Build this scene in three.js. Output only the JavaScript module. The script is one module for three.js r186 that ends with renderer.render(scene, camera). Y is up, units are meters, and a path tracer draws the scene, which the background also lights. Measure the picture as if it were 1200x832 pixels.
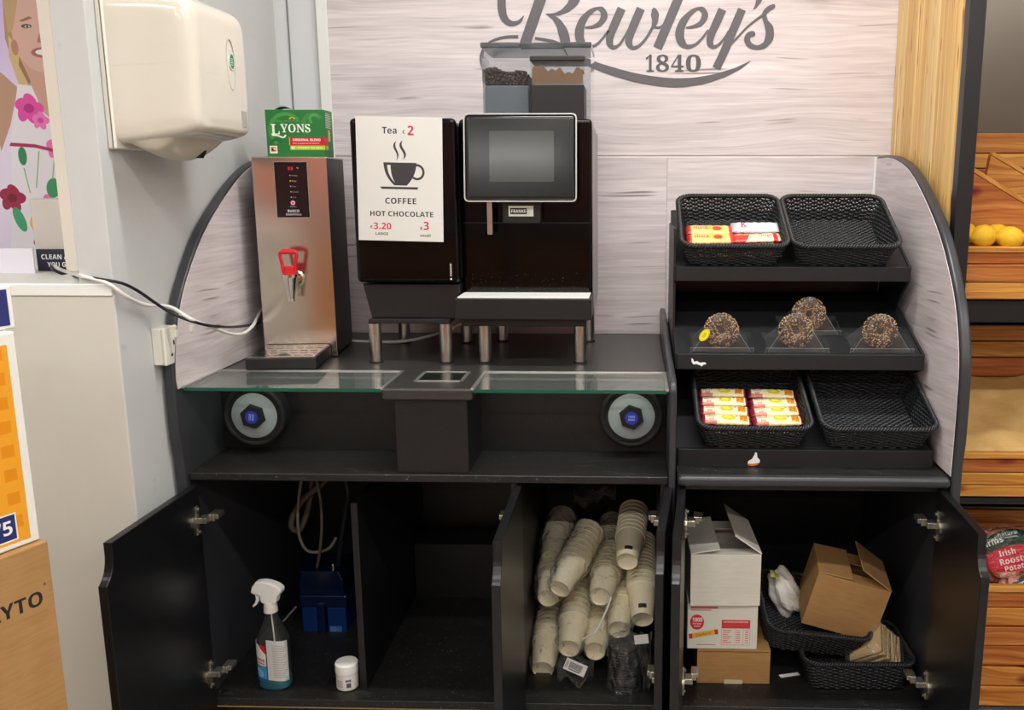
import * as THREE from 'three';
import { RoundedBoxGeometry } from 'three/addons/geometries/RoundedBoxGeometry.js';
import { RectAreaLightUniformsLib } from 'three/addons/lights/RectAreaLightUniformsLib.js';
import { mergeGeometries } from 'three/addons/utils/BufferGeometryUtils.js';
import { FontLoader } from 'three/addons/loaders/FontLoader.js';
import { TextGeometry } from 'three/addons/geometries/TextGeometry.js';

// ---------------------------------------------------------------- camera, lights, exposure
const scene = new THREE.Scene();
scene.background = new THREE.Color(0x0b0b0c);
const FPX = 1066, FULL_W = 1420, FULL_H = 832;                 // the photograph is the left part of a wider frame
const camera = new THREE.PerspectiveCamera(2 * Math.atan(FULL_H / 2 / FPX) * 180 / Math.PI, FULL_W / FULL_H, 0.05, 60);
camera.position.set(0, 1.365, 1.98);
camera.rotation.order = 'YXZ';
camera.rotation.y = 0.029465;
camera.rotation.x = -0.190977;
camera.setViewOffset(FULL_W, FULL_H, 0, 0, 1200, 832);
camera.updateMatrixWorld();
const renderer = new THREE.WebGLRenderer({ antialias: true });
renderer.toneMapping = THREE.LinearToneMapping;
renderer.toneMappingExposure = 1.92;
renderer.shadowMap.enabled = true;
RectAreaLightUniformsLib.init();
const CEILING = 2.78;
const LAMPS = [                                                // [x, z, length, intensity] of the ceiling battens
  [0.25, 0.22, 1.5, 36], [0.0, 1.6, 1.5, 26], [-2.1, 1.6, 1.5, 26], [2.1, 1.6, 1.5, 26], [0.0, 3.4, 1.5, 34], [-2.1, 3.4, 1.5, 34], [2.1, 3.4, 1.5, 34], [-1.35, 5.4, 1.5, 24], [1.3, 5.4, 1.5, 24],
];
const LAMP_COLOR = 0xfffefb;

// ---------------------------------------------------------------- pixel -> world (a pixel is a direction; the plane it meets gives the distance)
const V3 = (x, y, z) => new THREE.Vector3(x, y, z);
function rayDir(u, v) {
  return V3((u - FULL_W / 2) / FPX, -(v - FULL_H / 2) / FPX, -1).applyQuaternion(camera.quaternion);
}
const eye = camera.position;
const pz = (u, v, z) => { const d = rayDir(u, v); return eye.clone().addScaledVector(d, (z - eye.z) / d.z); };
const py = (u, v, y) => { const d = rayDir(u, v); return eye.clone().addScaledVector(d, (y - eye.y) / d.y); };
const px = (u, v, x) => { const d = rayDir(u, v); return eye.clone().addScaledVector(d, (x - eye.x) / d.x); };

// ---------------------------------------------------------------- helpers
let seed = 12345;
const rnd = () => { seed = (seed * 1664525 + 1013904223) >>> 0; return seed / 4294967296; };
const rr = (a, b) => a + (b - a) * rnd();
const used = new Map();
function numbered(name) { const n = used.get(name) || 0; used.set(name, n + 1); return n ? name + '_' + String(n).padStart(3, '0') : name; }
const worldThings = [];
function part(name, geo, mat, parent, label) {
  const m = new THREE.Mesh(geo, mat);
  m.name = name; m.castShadow = m.receiveShadow = true;
  if (label) m.userData.label = label;
  parent.add(m);
  return m;
}
function thing(name, label, category, group) {                 // children given in world coordinates; settle() moves the origin to the base
  const g = new THREE.Group(); g.name = numbered(name); scene.add(g);
  g.userData = { label, category }; if (group) g.userData.group = group;
  worldThings.push(g);
  return g;
}
function local(name, label, category, group) { const g = thing(name, label, category, group); worldThings.pop(); return g; }
function single(name, geo, mat, label, category, group) {      // a thing that is one mesh
  const m = part(numbered(name), geo, mat, scene);
  m.userData = { label, category }; if (group) m.userData.group = group;
  worldThings.push(m);
  return m;
}
function struct(name, geo, mat) { const m = part(name, geo, mat, scene); m.userData.kind = 'structure'; return m; }
function settle() {
  for (const g of worldThings) {
    g.updateMatrixWorld(true);
    const b = new THREE.Box3().setFromObject(g), c = V3((b.min.x + b.max.x) / 2, b.min.y, (b.min.z + b.max.z) / 2);
    if (g.isMesh) { g.geometry = g.geometry.clone().translate(-c.x, -c.y, -c.z); g.position.copy(c); g.children.forEach((k) => k.position.sub(c)); }
    else { g.position.copy(c); g.children.forEach((k) => k.position.sub(c)); }
  }
}
// metre uv from the dominant normal axis; turn = true swaps u and v (grain runs along u)
function muv(g, turn = false, ou = 0, ov = 0) {
  if (g.index) g = g.toNonIndexed();
  const p = g.attributes.position, n = g.attributes.normal, uv = new Float32Array(p.count * 2);
  for (let i = 0; i < p.count; i += 3) {
    let nx = 0, ny = 0, nz = 0;
    for (let k = 0; k < 3; k++) { nx += n.getX(i + k); ny += n.getY(i + k); nz += n.getZ(i + k); }
    nx = Math.abs(nx); ny = Math.abs(ny); nz = Math.abs(nz);
    for (let k = 0; k < 3; k++) {
      const x = p.getX(i + k), y = p.getY(i + k), z = p.getZ(i + k);
      let u, v;
      if (nz >= nx && nz >= ny) { u = x; v = y; } else if (nx >= ny) { u = z; v = y; } else { u = x; v = z; }
      if (turn) [u, v] = [v, u];
      uv[(i + k) * 2] = u + ou; uv[(i + k) * 2 + 1] = v + ov;
    }
  }
  g.setAttribute('uv', new THREE.BufferAttribute(uv, 2));
  return g;
}
// box between two corners with a small rounded edge
function bx(x0, x1, y0, y1, z0, z1, r = 0.0015, seg = 1) {
  const w = Math.abs(x1 - x0), h = Math.abs(y1 - y0), d = Math.abs(z1 - z0);
  const g = r > 0 ? new RoundedBoxGeometry(w, h, d, seg, Math.min(r, w / 2.01, h / 2.01, d / 2.01)) : new THREE.BoxGeometry(w, h, d).toNonIndexed();
  g.translate((x0 + x1) / 2, (y0 + y1) / 2, (z0 + z1) / 2);
  return muv(g);
}
const rbox = (w, h, d, r = 0.0015, seg = 1) => bx(-w / 2, w / 2, -h / 2, h / 2, -d / 2, d / 2, r, seg);
const cyl = (r0, r1, h, n = 24) => new THREE.CylinderGeometry(r1, r0, h, n);      // r0 at the bottom
const merge = (list) => mergeGeometries(list.map((g) => { g = g.index ? g.toNonIndexed() : g; for (const k of Object.keys(g.attributes)) if (!['position', 'normal', 'uv'].includes(k)) g.deleteAttribute(k); return g; }));
const tube = (pts, r, n = 40, sides = 8, closed = false) => new THREE.TubeGeometry(new THREE.CatmullRomCurve3(pts, closed), n, r, sides, closed);
function quadGrid(fn, nu, nv) {                                // grid surface, fn(u, v) -> Vector3, uv 0..1
  const pos = [], uv = [], idx = [];
  for (let j = 0; j <= nv; j++) for (let i = 0; i <= nu; i++) { const p = fn(i / nu, j / nv); pos.push(p.x, p.y, p.z); uv.push(i / nu, j / nv); }
  for (let j = 0; j < nv; j++) for (let i = 0; i < nu; i++) { const a = j * (nu + 1) + i, b = a + 1, c = a + nu + 1, d = c + 1; idx.push(a, b, d, a, d, c); }
  const g = new THREE.BufferGeometry();
  g.setAttribute('position', new THREE.Float32BufferAttribute(pos, 3));
  g.setAttribute('uv', new THREE.Float32BufferAttribute(uv, 2));
  g.setIndex(idx); g.computeVertexNormals();
  return g;
}
const sheet = (w, h) => new THREE.PlaneGeometry(w, h);
const lathe = (pts, n = 28) => new THREE.LatheGeometry(pts.map(([x, y]) => new THREE.Vector2(x, y)), n);
function extr(pts, depth, bevel = 0, curve = false) {          // outline [x, y] extruded along +z
  const s = new THREE.Shape();
  if (curve) { s.moveTo(...pts[0]); s.splineThru(pts.slice(1).map(([x, y]) => new THREE.Vector2(x, y))); } else s.setFromPoints(pts.map(([x, y]) => new THREE.Vector2(x, y)));
  return new THREE.ExtrudeGeometry(s, { depth, bevelEnabled: bevel > 0, bevelSize: bevel, bevelThickness: bevel, bevelSegments: 2, curveSegments: 24, bevelOffset: -bevel });
}
// a basis for a thing that stands on a slope or leans: position and euler
const put = (o, x, y, z, rx = 0, ry = 0, rz = 0) => { o.position.set(x, y, z); o.rotation.set(rx, ry, rz); return o; };

// ---------------------------------------------------------------- noise and textures
function hash2(x, y, s) { let h = (x * 374761393 + y * 668265263 + s * 1442695041) | 0; h = Math.imul(h ^ (h >>> 13), 1274126177); return ((h ^ (h >>> 16)) >>> 0) / 4294967296; }
function vnoise(x, y, per, s) {                                // value noise, periodic in x and y ([px, py] cells)
  const xi = Math.floor(x), yi = Math.floor(y), fx = x - xi, fy = y - yi, w = (t) => t * t * (3 - 2 * t);
  const m = (a, n) => ((a % n) + n) % n, h = (a, b) => hash2(m(a, per[0]), m(b, per[1]), s);
  const a = h(xi, yi), b = h(xi + 1, yi), c = h(xi, yi + 1), d = h(xi + 1, yi + 1), u = w(fx), v = w(fy);
  return a + (b - a) * u + (c - a) * v + (a - b - c + d) * u * v;
}
function fbm(u, v, nx, ny, oct, s) { let t = 0, a = 0.5, n = 0; for (let i = 0; i < oct; i++) { t += a * vnoise(u * nx, v * ny, [nx, ny], s + i); n += a; a *= 0.5; nx *= 2; ny *= 2; } return t / n; }
function dataTex(w, h, fn, repX = 1, repY = 1, srgb = true) {  // fn(u, v) -> [r, g, b] 0..255
  const d = new Uint8Array(w * h * 4);
  for (let j = 0; j < h; j++) for (let i = 0; i < w; i++) {
    const c = fn(i / w, j / h), k = (j * w + i) * 4;
    for (let q = 0; q < 3; q++) d[k + q] = Math.max(0, Math.min(255, c[q]));
    d[k + 3] = 255;
  }
  const t = new THREE.DataTexture(d, w, h);
  t.wrapS = t.wrapT = THREE.RepeatWrapping; t.magFilter = THREE.LinearFilter; t.minFilter = THREE.LinearFilter; t.repeat.set(repX, repY);
  if (srgb) t.colorSpace = THREE.SRGBColorSpace;
  t.needsUpdate = true;
  return t;
}
function canvasTex(w, h, draw) {
  const c = document.createElement('canvas'); c.width = w; c.height = h;
  const x = c.getContext('2d'); draw(x, w, h);
  const t = new THREE.CanvasTexture(c); t.colorSpace = THREE.SRGBColorSpace;
  return t;
}
const mat = (color, roughness = 0.6, metalness = 0, extra = {}) => new THREE.MeshPhysicalMaterial({ color, roughness, metalness, side: THREE.DoubleSide, ...extra });
const print = (tex, roughness = 0.5, extra = {}) => mat(0xffffff, roughness, 0, { map: tex, ...extra });
function text(x, s, cx, cy, size, color, { font = 'sans-serif', bold = true, align = 'center', rot = 0, max } = {}) {
  x.save(); x.translate(cx, cy); x.rotate(rot); x.font = `${bold ? 'bold ' : ''}${size}px ${font}`; x.fillStyle = color; x.textAlign = align; x.textBaseline = 'middle';
  if (max) { const w = x.measureText(s).width; if (w > 0) x.scale(max / w, 1); }
  x.fillText(s, 0, 0); x.restore();
}

const laminateTex = dataTex(1400, 900, (u, v) => {             // pale washed oak print, grain along u
  const warp = (fbm(u, v, 3, 4, 3, 5) - 0.5) * 0.05, w = v + warp;
  const broad = fbm(u, w, 2, 9, 3, 11) - 0.5, streak = fbm(u, w, 5, 90, 3, 21) - 0.5, fine = fbm(u, w, 16, 300, 2, 31) - 0.5;
  const crack = Math.max(0, fbm(u, w, 7, 90, 2, 41) - 0.80) * 2.2, ring = Math.sin((w * 42 + fbm(u, v, 3, 7, 2, 51) * 9) * 6.283);
  let k = broad * 20 + streak * 26 + fine * 26 + ring * 1.0 - crack * 230;
  for (const [ku, kv, kr] of [[0.13, 0.22, 0.03], [0.52, 0.63, 0.024], [0.83, 0.36, 0.028], [0.34, 0.87, 0.02], [0.7, 0.1, 0.018]]) {
    const dx = (u - ku) * 1.55 / 2.6, dy = v - kv, r = Math.hypot(dx, dy) + (fbm(u, v, 40, 40, 2, 61) - 0.5) * 0.012;
    if (r < kr * 1.6) k -= (0.4 + 0.6 * fbm(u, w, 30, 240, 2, 67)) * 34 * Math.max(0, 1 - r / kr / 1.6);
  }
  return [213 + k, 203 + k * 1.02, 204 + k * 1.0];
}, 1 / 1.55, 1 / 1.0);
const pineTex = (base, seedN) => dataTex(512, 512, (u, v) => {  // pine, grain along u, tile 0.6 m x 0.3 m
  const warp = (fbm(u, v, 3, 4, 3, seedN) - 0.5) * 0.12, w = v + warp;
  let k = (fbm(u, w, 2, 26, 3, seedN + 3) - 0.5) * 70 + (fbm(u, w, 8, 120, 2, seedN + 6) - 0.5) * 34 - Math.max(0, Math.sin((w * 14 + fbm(u, v, 2, 3, 2, seedN + 9) * 2) * 6.283) - 0.55) * 44;
  for (const [ku, kv, kr] of [[0.22, 0.3, 0.035], [0.71, 0.78, 0.028]]) { const r = Math.hypot((u - ku) * 1.2, v - kv); if (r < kr * 2) k -= (1 - r / kr / 2) * 95; }
  return [base[0] + k * 0.8, base[1] + k, base[2] + k * 0.9];
}, 1 / 0.6, 1 / 0.3);
const paleTex = dataTex(768, 768, (u, v) => {                   // finger-jointed pale pine board, grain along u
  const w = v + (fbm(u, v, 2, 5, 3, 7) - 0.5) * 0.02;
  let k = (fbm(u, w, 2, 60, 3, 71) - 0.5) * 70 + (fbm(u, w, 6, 200, 2, 72) - 0.5) * 26;
  k -= Math.max(0, fbm(u, w, 12, 60, 2, 73) - 0.74) * 700;
  return [230 + k * 0.7, 194 + k, 130 + k];
}, 1 / 1.0, 1 / 0.5);
const speckTex = (base, amount, s) => dataTex(768, 768, (u, v) => {   // black board with dust specks and faint scuffs
  const n = fbm(u, v, 220, 220, 1, s), patch = fbm(u, v, 7, 7, 3, s + 4), scuff = Math.max(0, fbm(u, v, 14, 60, 2, s + 8) - 0.72) * 60;
  const d = n > 0.965 - 0.03 * amount * patch ? 60 * amount : 0, g = (fbm(u, v, 60, 60, 2, s + 2) - 0.5) * 8 + scuff * amount + d;
  return [base[0] + g, base[1] + g, base[2] + g];
}, 1 / 0.6, 1 / 0.6);
const bumpFine = dataTex(256, 256, (u, v) => { const k = fbm(u, v, 40, 40, 3, 91) * 255; return [k, k, k]; }, 8, 8, false);
const crinkle = dataTex(512, 512, (u, v) => { const a = fbm(u, v, 6, 6, 4, 131), b = fbm(u, v, 13, 13, 3, 139); const k = (1 - Math.abs(a - 0.5) * 6) * 130 + (1 - Math.abs(b - 0.5) * 6) * 90; return [k, k, k]; }, 1, 1, false);
const cardTex = (b) => dataTex(256, 256, (u, v) => { const k = (fbm(u, v, 10, 90, 2, 151) - 0.5) * 12 + (fbm(u, v, 5, 5, 3, 155) - 0.5) * 14; return [b[0] + k, b[1] + k, b[2] + k]; }, 4, 4);
const brushTex = dataTex(256, 512, (u, v) => { const k = 118 + (fbm(u, v, 2, 190, 2, 161) - 0.5) * 60; return [k, k, k]; }, 2, 2, false);
const wallTex = dataTex(512, 512, (u, v) => { const k = (fbm(u, v, 6, 6, 4, 171) - 0.5) * 10 - Math.max(0, fbm(u, v, 60, 60, 2, 175) - 0.86) * 160; return [201 + k, 203 + k, 202 + k]; }, 0.7, 0.7);

const M = {
  laminate: mat(0xffffff, 0.55, 0, { map: laminateTex }),
  black: mat(0xffffff, 0.42, 0, { map: speckTex([22, 22, 24], 0.5, 200) }),
  blackDusty: mat(0xffffff, 0.45, 0, { map: speckTex([28, 27, 27], 1.7, 230) }),
  counter: mat(0xffffff, 0.34, 0, { map: speckTex([54, 53, 51], 0.6, 260) }),
  blackEdge: mat(0x35363a, 0.35),
  trayBlack: mat(0x17181b, 0.5),
  doorBlack: mat(0xffffff, 0.33, 0, { map: speckTex([19, 19, 21], 0.25, 290) }),
  glossBlack: mat(0x060607, 0.1, 0, { specularIntensity: 0.55 }),
  satinBlack: mat(0x161618, 0.4),
  rubber: mat(0x0e0e0f, 0.7),
  wicker: mat(0x202225, 0.42),
  steel: mat(0xc9c4bc, 0.27, 1),
  brushed: mat(0xdcd2c8, 0.17, 1),
  chrome: mat(0xdedbd6, 0.12, 1),
  nickel: mat(0xaaa697, 0.3, 0.9),
  silver: mat(0xb9b8b4, 0.35, 0.8),
  whiteTrim: mat(0xe9e9e6, 0.4),
  white: mat(0xf1f0ea, 0.45),
  whitePlastic: mat(0xe8e4d8, 0.22),
  dryer: mat(0xded8ca, 0.16, 0, { clearcoat: 0.6, clearcoatRoughness: 0.05 }),
  wall: mat(0xffffff, 0.6, 0, { map: wallTex }),
  paper: mat(0xf2f1ec, 0.7),
  red: mat(0xd01f2c, 0.3),
  glass: mat(0xeef6f2, 0.03, 0, { transmission: 0.945, thickness: 0, ior: 1.5 }),
  glassEdge: mat(0x2f7a66, 0.1, 0, { transmission: 0.5, thickness: 0 }),
  film: mat(0xffffff, 0.12, 0, { transmission: 0.95, thickness: 0, ior: 1.62, bumpMap: crinkle, bumpScale: 0.006 }),
  clear: mat(0xfafcfc, 0.06, 0, { transmission: 0.97, thickness: 0, ior: 1.65 }),
  kraft: mat(0xffffff, 0.75, 0, { map: cardTex([174, 132, 80]) }),
  whiteCard: mat(0xffffff, 0.7, 0, { map: cardTex([226, 222, 208]) }),
  cup: mat(0xf7ecca, 0.5),
  pine: [mat(0xffffff, 0.5, 0, { map: pineTex([190, 122, 48], 300) }), mat(0xffffff, 0.5, 0, { map: pineTex([200, 138, 58], 320) }), mat(0xffffff, 0.5, 0, { map: pineTex([178, 104, 40], 340) })],
  pale: [mat(0xffffff, 0.5, 0, { map: paleTex }), mat(0xf6ecdc, 0.5, 0, { map: paleTex }), mat(0xfff6e2, 0.5, 0, { map: paleTex })],
};
// ---------------------------------------------------------------- the setting
const floorTex = dataTex(512, 512, (u, v) => { const k = (fbm(u, v, 8, 8, 4, 401) - 0.5) * 22 + (fbm(u, v, 120, 120, 1, 405) - 0.5) * 26; return [150 + k, 146 + k, 140 + k]; }, 1, 1);
const WX = -1.05, WT = 0.07, BACK = -0.785;                    // left wall face, its thickness, back wall face
struct('floor', bx(-3.2, 3.3, -0.1, 0, -1.0, 7.2, 0), mat(0xffffff, 0.4, 0, { map: floorTex }));
struct('ceiling', bx(-3.2, 3.3, CEILING, CEILING + 0.1, -1.0, 7.2, 0), mat(0xe4e2dc, 0.8));
struct('wall_back', bx(-3.2, 3.3, 0, CEILING, BACK - 0.1, BACK, 0), mat(0xd6d8da, 0.55));
struct('wall_right', bx(3.3, 3.4, 0, CEILING, -1.0, 7.2, 0), mat(0xc9c4bc, 0.7));
struct('wall_far_left', bx(-3.3, -3.2, 0, CEILING, -1.0, 7.2, 0), mat(0xd2cfc8, 0.7));
struct('wall_front', bx(-3.2, 3.3, 0, CEILING, 7.2, 7.3, 0), mat(0xb8b4ae, 0.7));
struct('wall_left', bx(WX - WT, WX, 0, CEILING, BACK, 0.177, 0.003), M.wall);
struct('wall_left_half', bx(-3.2, WX - 0.0005, 0, 1.132, 0.05, 0.178, 0.003), mat(0xffffff, 0.55, 0, { map: dataTex(256, 256, (u, v) => { const k = (fbm(u, v, 6, 6, 4, 181) - 0.5) * 8; return [210 + k, 205 + k, 194 + k]; }, 0.8, 0.8) }));
struct('trim_1', bx(-3.2, WX - 0.002, 1.132, 1.157, -0.14, 0.182, 0.003), M.white);                    // window ledge on the half wall
{ const a = pz(73, 280, -0.06), b = pz(92, 280, -0.06); struct('trim_2', bx(a.x, b.x + 0.004, 1.157, CEILING, -0.14, -0.06, 0.003), mat(0xefe7da, 0.55)); }   // pale frame beside the pier
struct('trim_3', bx(-0.921, -0.889, 0, CEILING, BACK, BACK + 0.018, 0.002), M.whiteTrim);               // white edging of the wood panel
struct('trim_4', bx(-1.012, -1.008, 1.43, CEILING, BACK, BACK + 0.003, 0), mat(0x7d8086, 0.6));          // joint in the grey panelling
{ // printed wood panelling of the back wall: boards above one another with hairline joints
  const m = struct('wall_back_panelling', bx(-0.889, 0.765, 0, CEILING, BACK, BACK + 0.004, 0), mat(0x9a928f, 0.7));
  for (const [y0, y1, o] of [[0.0, 1.432, 0.3], [1.4335, 2.06, 0.0], [2.0615, CEILING - 0.01, 0.55]]) part('panel', muv(bx(-0.889, 0.765, y0, y1, BACK + 0.004, BACK + 0.013, 0.0008), false, o, o * 1.7), M.laminate, m);
}
// battens on the ceiling: glowing tube, housing, and the light just below
LAMPS.forEach(([x, z, len, power], i) => {
  const g = thing('ceiling_batten', 'white linear ceiling batten with a glowing diffuser', 'ceiling light', 'linear battens on the shop ceiling');
  part('housing', bx(x - len / 2, x + len / 2, CEILING - 0.035, CEILING, z - 0.05, z + 0.05, 0.004), M.white, g);
  part('diffuser', bx(x - len / 2 + 0.01, x + len / 2 - 0.01, CEILING - 0.055, CEILING - 0.0352, z - 0.04, z + 0.04, 0.006), mat(0xffffff, 0.5, 0, { emissive: LAMP_COLOR, emissiveIntensity: 6 }), g);
  const l = new THREE.RectAreaLight(LAMP_COLOR, power, len - 0.02, 0.08);
  l.position.set(x, CEILING - 0.057, z); l.rotation.x = -Math.PI / 2; l.name = 'batten_light'; l.castShadow = true;
  scene.add(l);
});
// ---------------------------------------------------------------- the black counter units
const SIDE = [[0.0, 0.0], [0.012, 0.05], [0.02, 0.70], [0.030, 0.80], [0.030, 0.93], [0.018, 1.0], [-0.010, 1.07], [-0.058, 1.14], [-0.155, 1.24], [-0.285, 1.325], [-0.43, 1.392], [-0.56, 1.422], [-0.64, 1.430]];
function sidePanel(x0, x1) {                                    // board cut to the curved side profile, outline in (z, y)
  const s = new THREE.Shape();
  s.moveTo(BACK + 0.016, 0); s.lineTo(0, 0); s.lineTo(0.014, 0.3);
  s.splineThru(SIDE.slice(2).map(([z, y]) => new THREE.Vector2(z, y)));
  s.lineTo(BACK + 0.016, 1.430); s.closePath();
  const g = new THREE.ExtrudeGeometry(s, { depth: Math.abs(x1 - x0) - 0.012, bevelEnabled: true, bevelSize: 0.006, bevelThickness: 0.006, bevelSegments: 3, bevelOffset: -0.006, curveSegments: 60 });
  g.rotateY(-Math.PI / 2); g.translate(Math.max(x0, x1) - 0.006, 0, 0);        // shape x -> world z
  return muv(g);
}
function lining(x, y0, flip) {                                   // laminate sheet on the inner face of a side panel, above height y0
  const s = new THREE.Shape(), top = SIDE.filter(([, y]) => y > y0 + 0.01);
  s.moveTo(BACK + 0.017, y0); s.lineTo(0.018, y0);
  s.splineThru(top.map(([z, y]) => new THREE.Vector2(z - 0.009 + (y > 1.35 ? 0.006 : 0), y - (y > 1.2 ? 0.006 : 0))));
  s.lineTo(BACK + 0.017, 1.424); s.closePath();
  const g = new THREE.ExtrudeGeometry(s, { depth: 0.0015, bevelEnabled: false, curveSegments: 60 });
  g.rotateY(-Math.PI / 2); g.translate(x + (flip ? 0 : 0.0015), 0, 0);
  return muv(g, false, 0.4, 0.2);
}
function door(parent, hx, hz, w, y0, y1, swing, hingeSide, notch = true) {     // hinge line at (hx, hz), swing = opening angle, hingeSide -1 left / +1 right
  const g = new THREE.Group(); g.name = 'door'; parent.add(g);
  const h = y1 - y0, pts = [[0, 0], [w, 0], [w, h - 0.085]];
  if (notch) { for (let i = 0; i <= 8; i++) { const a = i / 8 * Math.PI / 2; pts.push([w - 0.030 * Math.sin(a), h - 0.078 + 0.034 - 0.034 * Math.cos(a) + 0.02 * (i / 8)]); } pts.push([w - 0.030, h]); }
  else pts.push([w, h]);
  pts.push([0, h]);
  const leaf = muv(extr(pts, 0.014, 0.002)); leaf.translate(0, 0, 0.002);
  const m = part('door_leaf', leaf, M.doorBlack, g);
  for (const hy of [h * 0.18, h * 0.86]) {                       // concealed hinge: cup, arm, mounting plate with screws
    const hg = [];
    hg.push(bx(0.014, 0.026, hy - 0.034, hy + 0.034, -0.004, 0.001, 0.001));
    hg.push(cyl(0.015, 0.015, 0.006, 18).rotateX(Math.PI / 2).translate(0.032, hy, -0.002));
    hg.push(bx(-0.004, 0.024, hy - 0.007, hy + 0.007, -0.024, -0.004, 0.002));
    hg.push(bx(-0.034, 0.002, hy - 0.009, hy + 0.009, -0.032, -0.018, 0.002));
    hg.push(bx(-0.04, -0.006, hy - 0.006, hy + 0.006, -0.038, -0.03, 0.002));
    for (const s of [-0.027, 0.027]) hg.push(cyl(0.0045, 0.0035, 0.004, 10).rotateX(Math.PI / 2).translate(0.019, hy + s, -0.006));
    const mesh = part('hinge', merge(hg), M.nickel, g, 'nickel concealed hinge');
  }
  // local +x runs away from the hinge, local -z is the inside of the door
  g.position.set(hx, y0, hz);
  if (hingeSide < 0) g.rotation.y = -swing; else { g.scale.x = -1; g.rotation.y = swing; }
  return g;
}
const CY = 0.90, IN_L = -1.02, IN_R = 0.083, CAVZ = -0.187, CF = 0.13, CAVY = 0.702;
{
  const g = thing('drinks_counter', 'black drinks counter with curved wood-lined side, glass shelves and three open doors', 'counter');
  part('side_panel', sidePanel(-1.043, IN_L), M.blackEdge, g, 'black curved side board');
  part('side_lining', lining(IN_L, CY + 0.002, false), M.laminate, g, 'pale wood-print lining');
  part('back_panel', muv(bx(IN_L, 0.1, CY, 1.428, BACK + 0.0145, BACK + 0.020, 0.001), false, 0.2, 0.35), M.laminate, g, 'pale wood-print splashback');
  part('worktop', bx(IN_L, IN_R, CY - 0.022, CY, BACK + 0.02, CAVZ, 0.002), M.counter, g);
  part('bin_top', bx(-0.562, -0.358, CY - 0.024, CY + 0.004, CAVZ - 0.004, 0.006, 0.006, 3), M.counter, g, 'black top over the waste chute');
  // waste chute opening: silver frame with a dark well
  const f = (a, b, c, d) => bx(a, b, CY + 0.0035, CY + 0.0062, c, d, 0.0008);
  const c0 = py(545 - 69, 449, CY), c1 = py(536, 449, CY), c2 = py(490, 437.5, CY);
  const fx0 = -0.507, fx1 = -0.392, fz0 = c2.z, fz1 = c0.z;
  part('chute_frame', merge([f(fx0, fx1, fz1 - 0.007, fz1), f(fx0, fx1, fz0, fz0 + 0.007), f(fx0, fx0 + 0.008, fz0, fz1), f(fx1 - 0.008, fx1, fz0, fz1)]), M.silver, g, 'silver frame of the waste chute');
  const slots = []; for (let i = 0; i < 9; i++) slots.push(bx(fx0 + 0.012 + i * 0.0108, fx0 + 0.014 + i * 0.0108, CY + 0.0036, CY + 0.0044, fz0 + 0.008, fz1 - 0.008, 0));
  part('chute_flap', bx(fx0 + 0.008, fx1 - 0.008, CY + 0.003, CY + 0.0045, fz0 + 0.007, fz1 - 0.007, 0), mat(0x20251f, 0.15), g, 'dark flap of the waste chute');
  part('flap_ribs', merge(slots), mat(0x59604f, 0.3), g).userData.kind = 'stuff';
  // glass shelves with pale edging strips
  for (const [x0, x1] of [[IN_L + 0.004, -0.562], [-0.358, IN_R - 0.004]]) {
    const gl = part('glass_shelf', bx(x0, x1, CY - 0.006, CY + 0.002, CAVZ + 0.006, 0, 0), M.glass, g, 'clear glass shelf');
    part('glass_edge', bx(x0, x1, CY - 0.0058, CY + 0.0018, 0.0002, 0.0012, 0), M.glassEdge, gl, 'green polished glass edge');
    const st = (a, b, c, d) => bx(a, b, CY - 0.0005, CY + 0.0045, c, d, 0.0008);
    part('edging_strip', st(x0, x1, CAVZ - 0.003, CAVZ + 0.006), M.silver, gl, 'pale metal strip');
    part('edging_strip', st(x0 - 0.004, x0 + 0.004, CAVZ, 0.004), M.silver, gl, 'pale metal strip');
    part('edging_strip', st(x1 - 0.004, x1 + 0.004, CAVZ, 0.004), M.silver, gl, 'pale metal strip');
  }
  part('recess_back', bx(IN_L, IN_R, CAVY, CY - 0.022, CAVZ - 0.018, CAVZ, 0.001), M.black, g);
  part('recess_floor', bx(IN_L, IN_R, CAVY - 0.018, CAVY, CAVZ - 0.02, 0.006, 0.0025, 2), M.blackDusty, g, 'dusty black recess floor');
  part('chute_box', bx(-0.538, -0.372, CAVY, CY - 0.024, CAVZ, -0.006, 0.002), M.black, g);
  // lower cupboard
  part('cupboard_back', bx(IN_L, IN_R, CF, CAVY - 0.018, -0.72, -0.70, 0), M.black, g);
  part('cupboard_ceiling', bx(IN_L, IN_R, CAVY - 0.02, CAVY - 0.0185, -0.70, CAVZ - 0.02, 0), M.black, g);
  part('cupboard_floor', bx(IN_L, IN_R, CF - 0.02, CF, -0.70, 0.002, 0.0015), M.blackDusty, g);
  part('plinth', bx(IN_L, IN_R, 0, CF - 0.02, -0.66, -0.045, 0.001), M.black, g);
  part('chipped_edge', bx(IN_L + 0.01, -0.28, CF - 0.0232, CF - 0.0202, -0.03, 0.0015, 0.0005), mat(0xa98a54, 0.7), g, 'raw chipboard showing under the front edge');
  part('partition', bx(-0.664, -0.648, CF, 0.612, -0.69, -0.045, 0.001), M.black, g);
  part('partition', bx(-0.276, -0.260, CF, CAVY - 0.02, -0.69, -0.002, 0.001), M.black, g);
  part('side_board', bx(0.066, 0.083, 0, CAVY - 0.02, -0.70, -0.002, 0.001), M.black, g);
  part('rear_step', bx(-0.645, -0.28, CF, 0.30, -0.69, -0.55, 0.001), M.black, g);
  door(g, -1.0, 0.004, 0.372, 0.105, 0.672, 1.592, -1);
  door(g, -0.268, 0.004, 0.355, 0.105, 0.678, 1.57, 1);
  door(g, 0.076, 0.004, 0.300, 0.105, 0.68, 1.475, 1);
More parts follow.
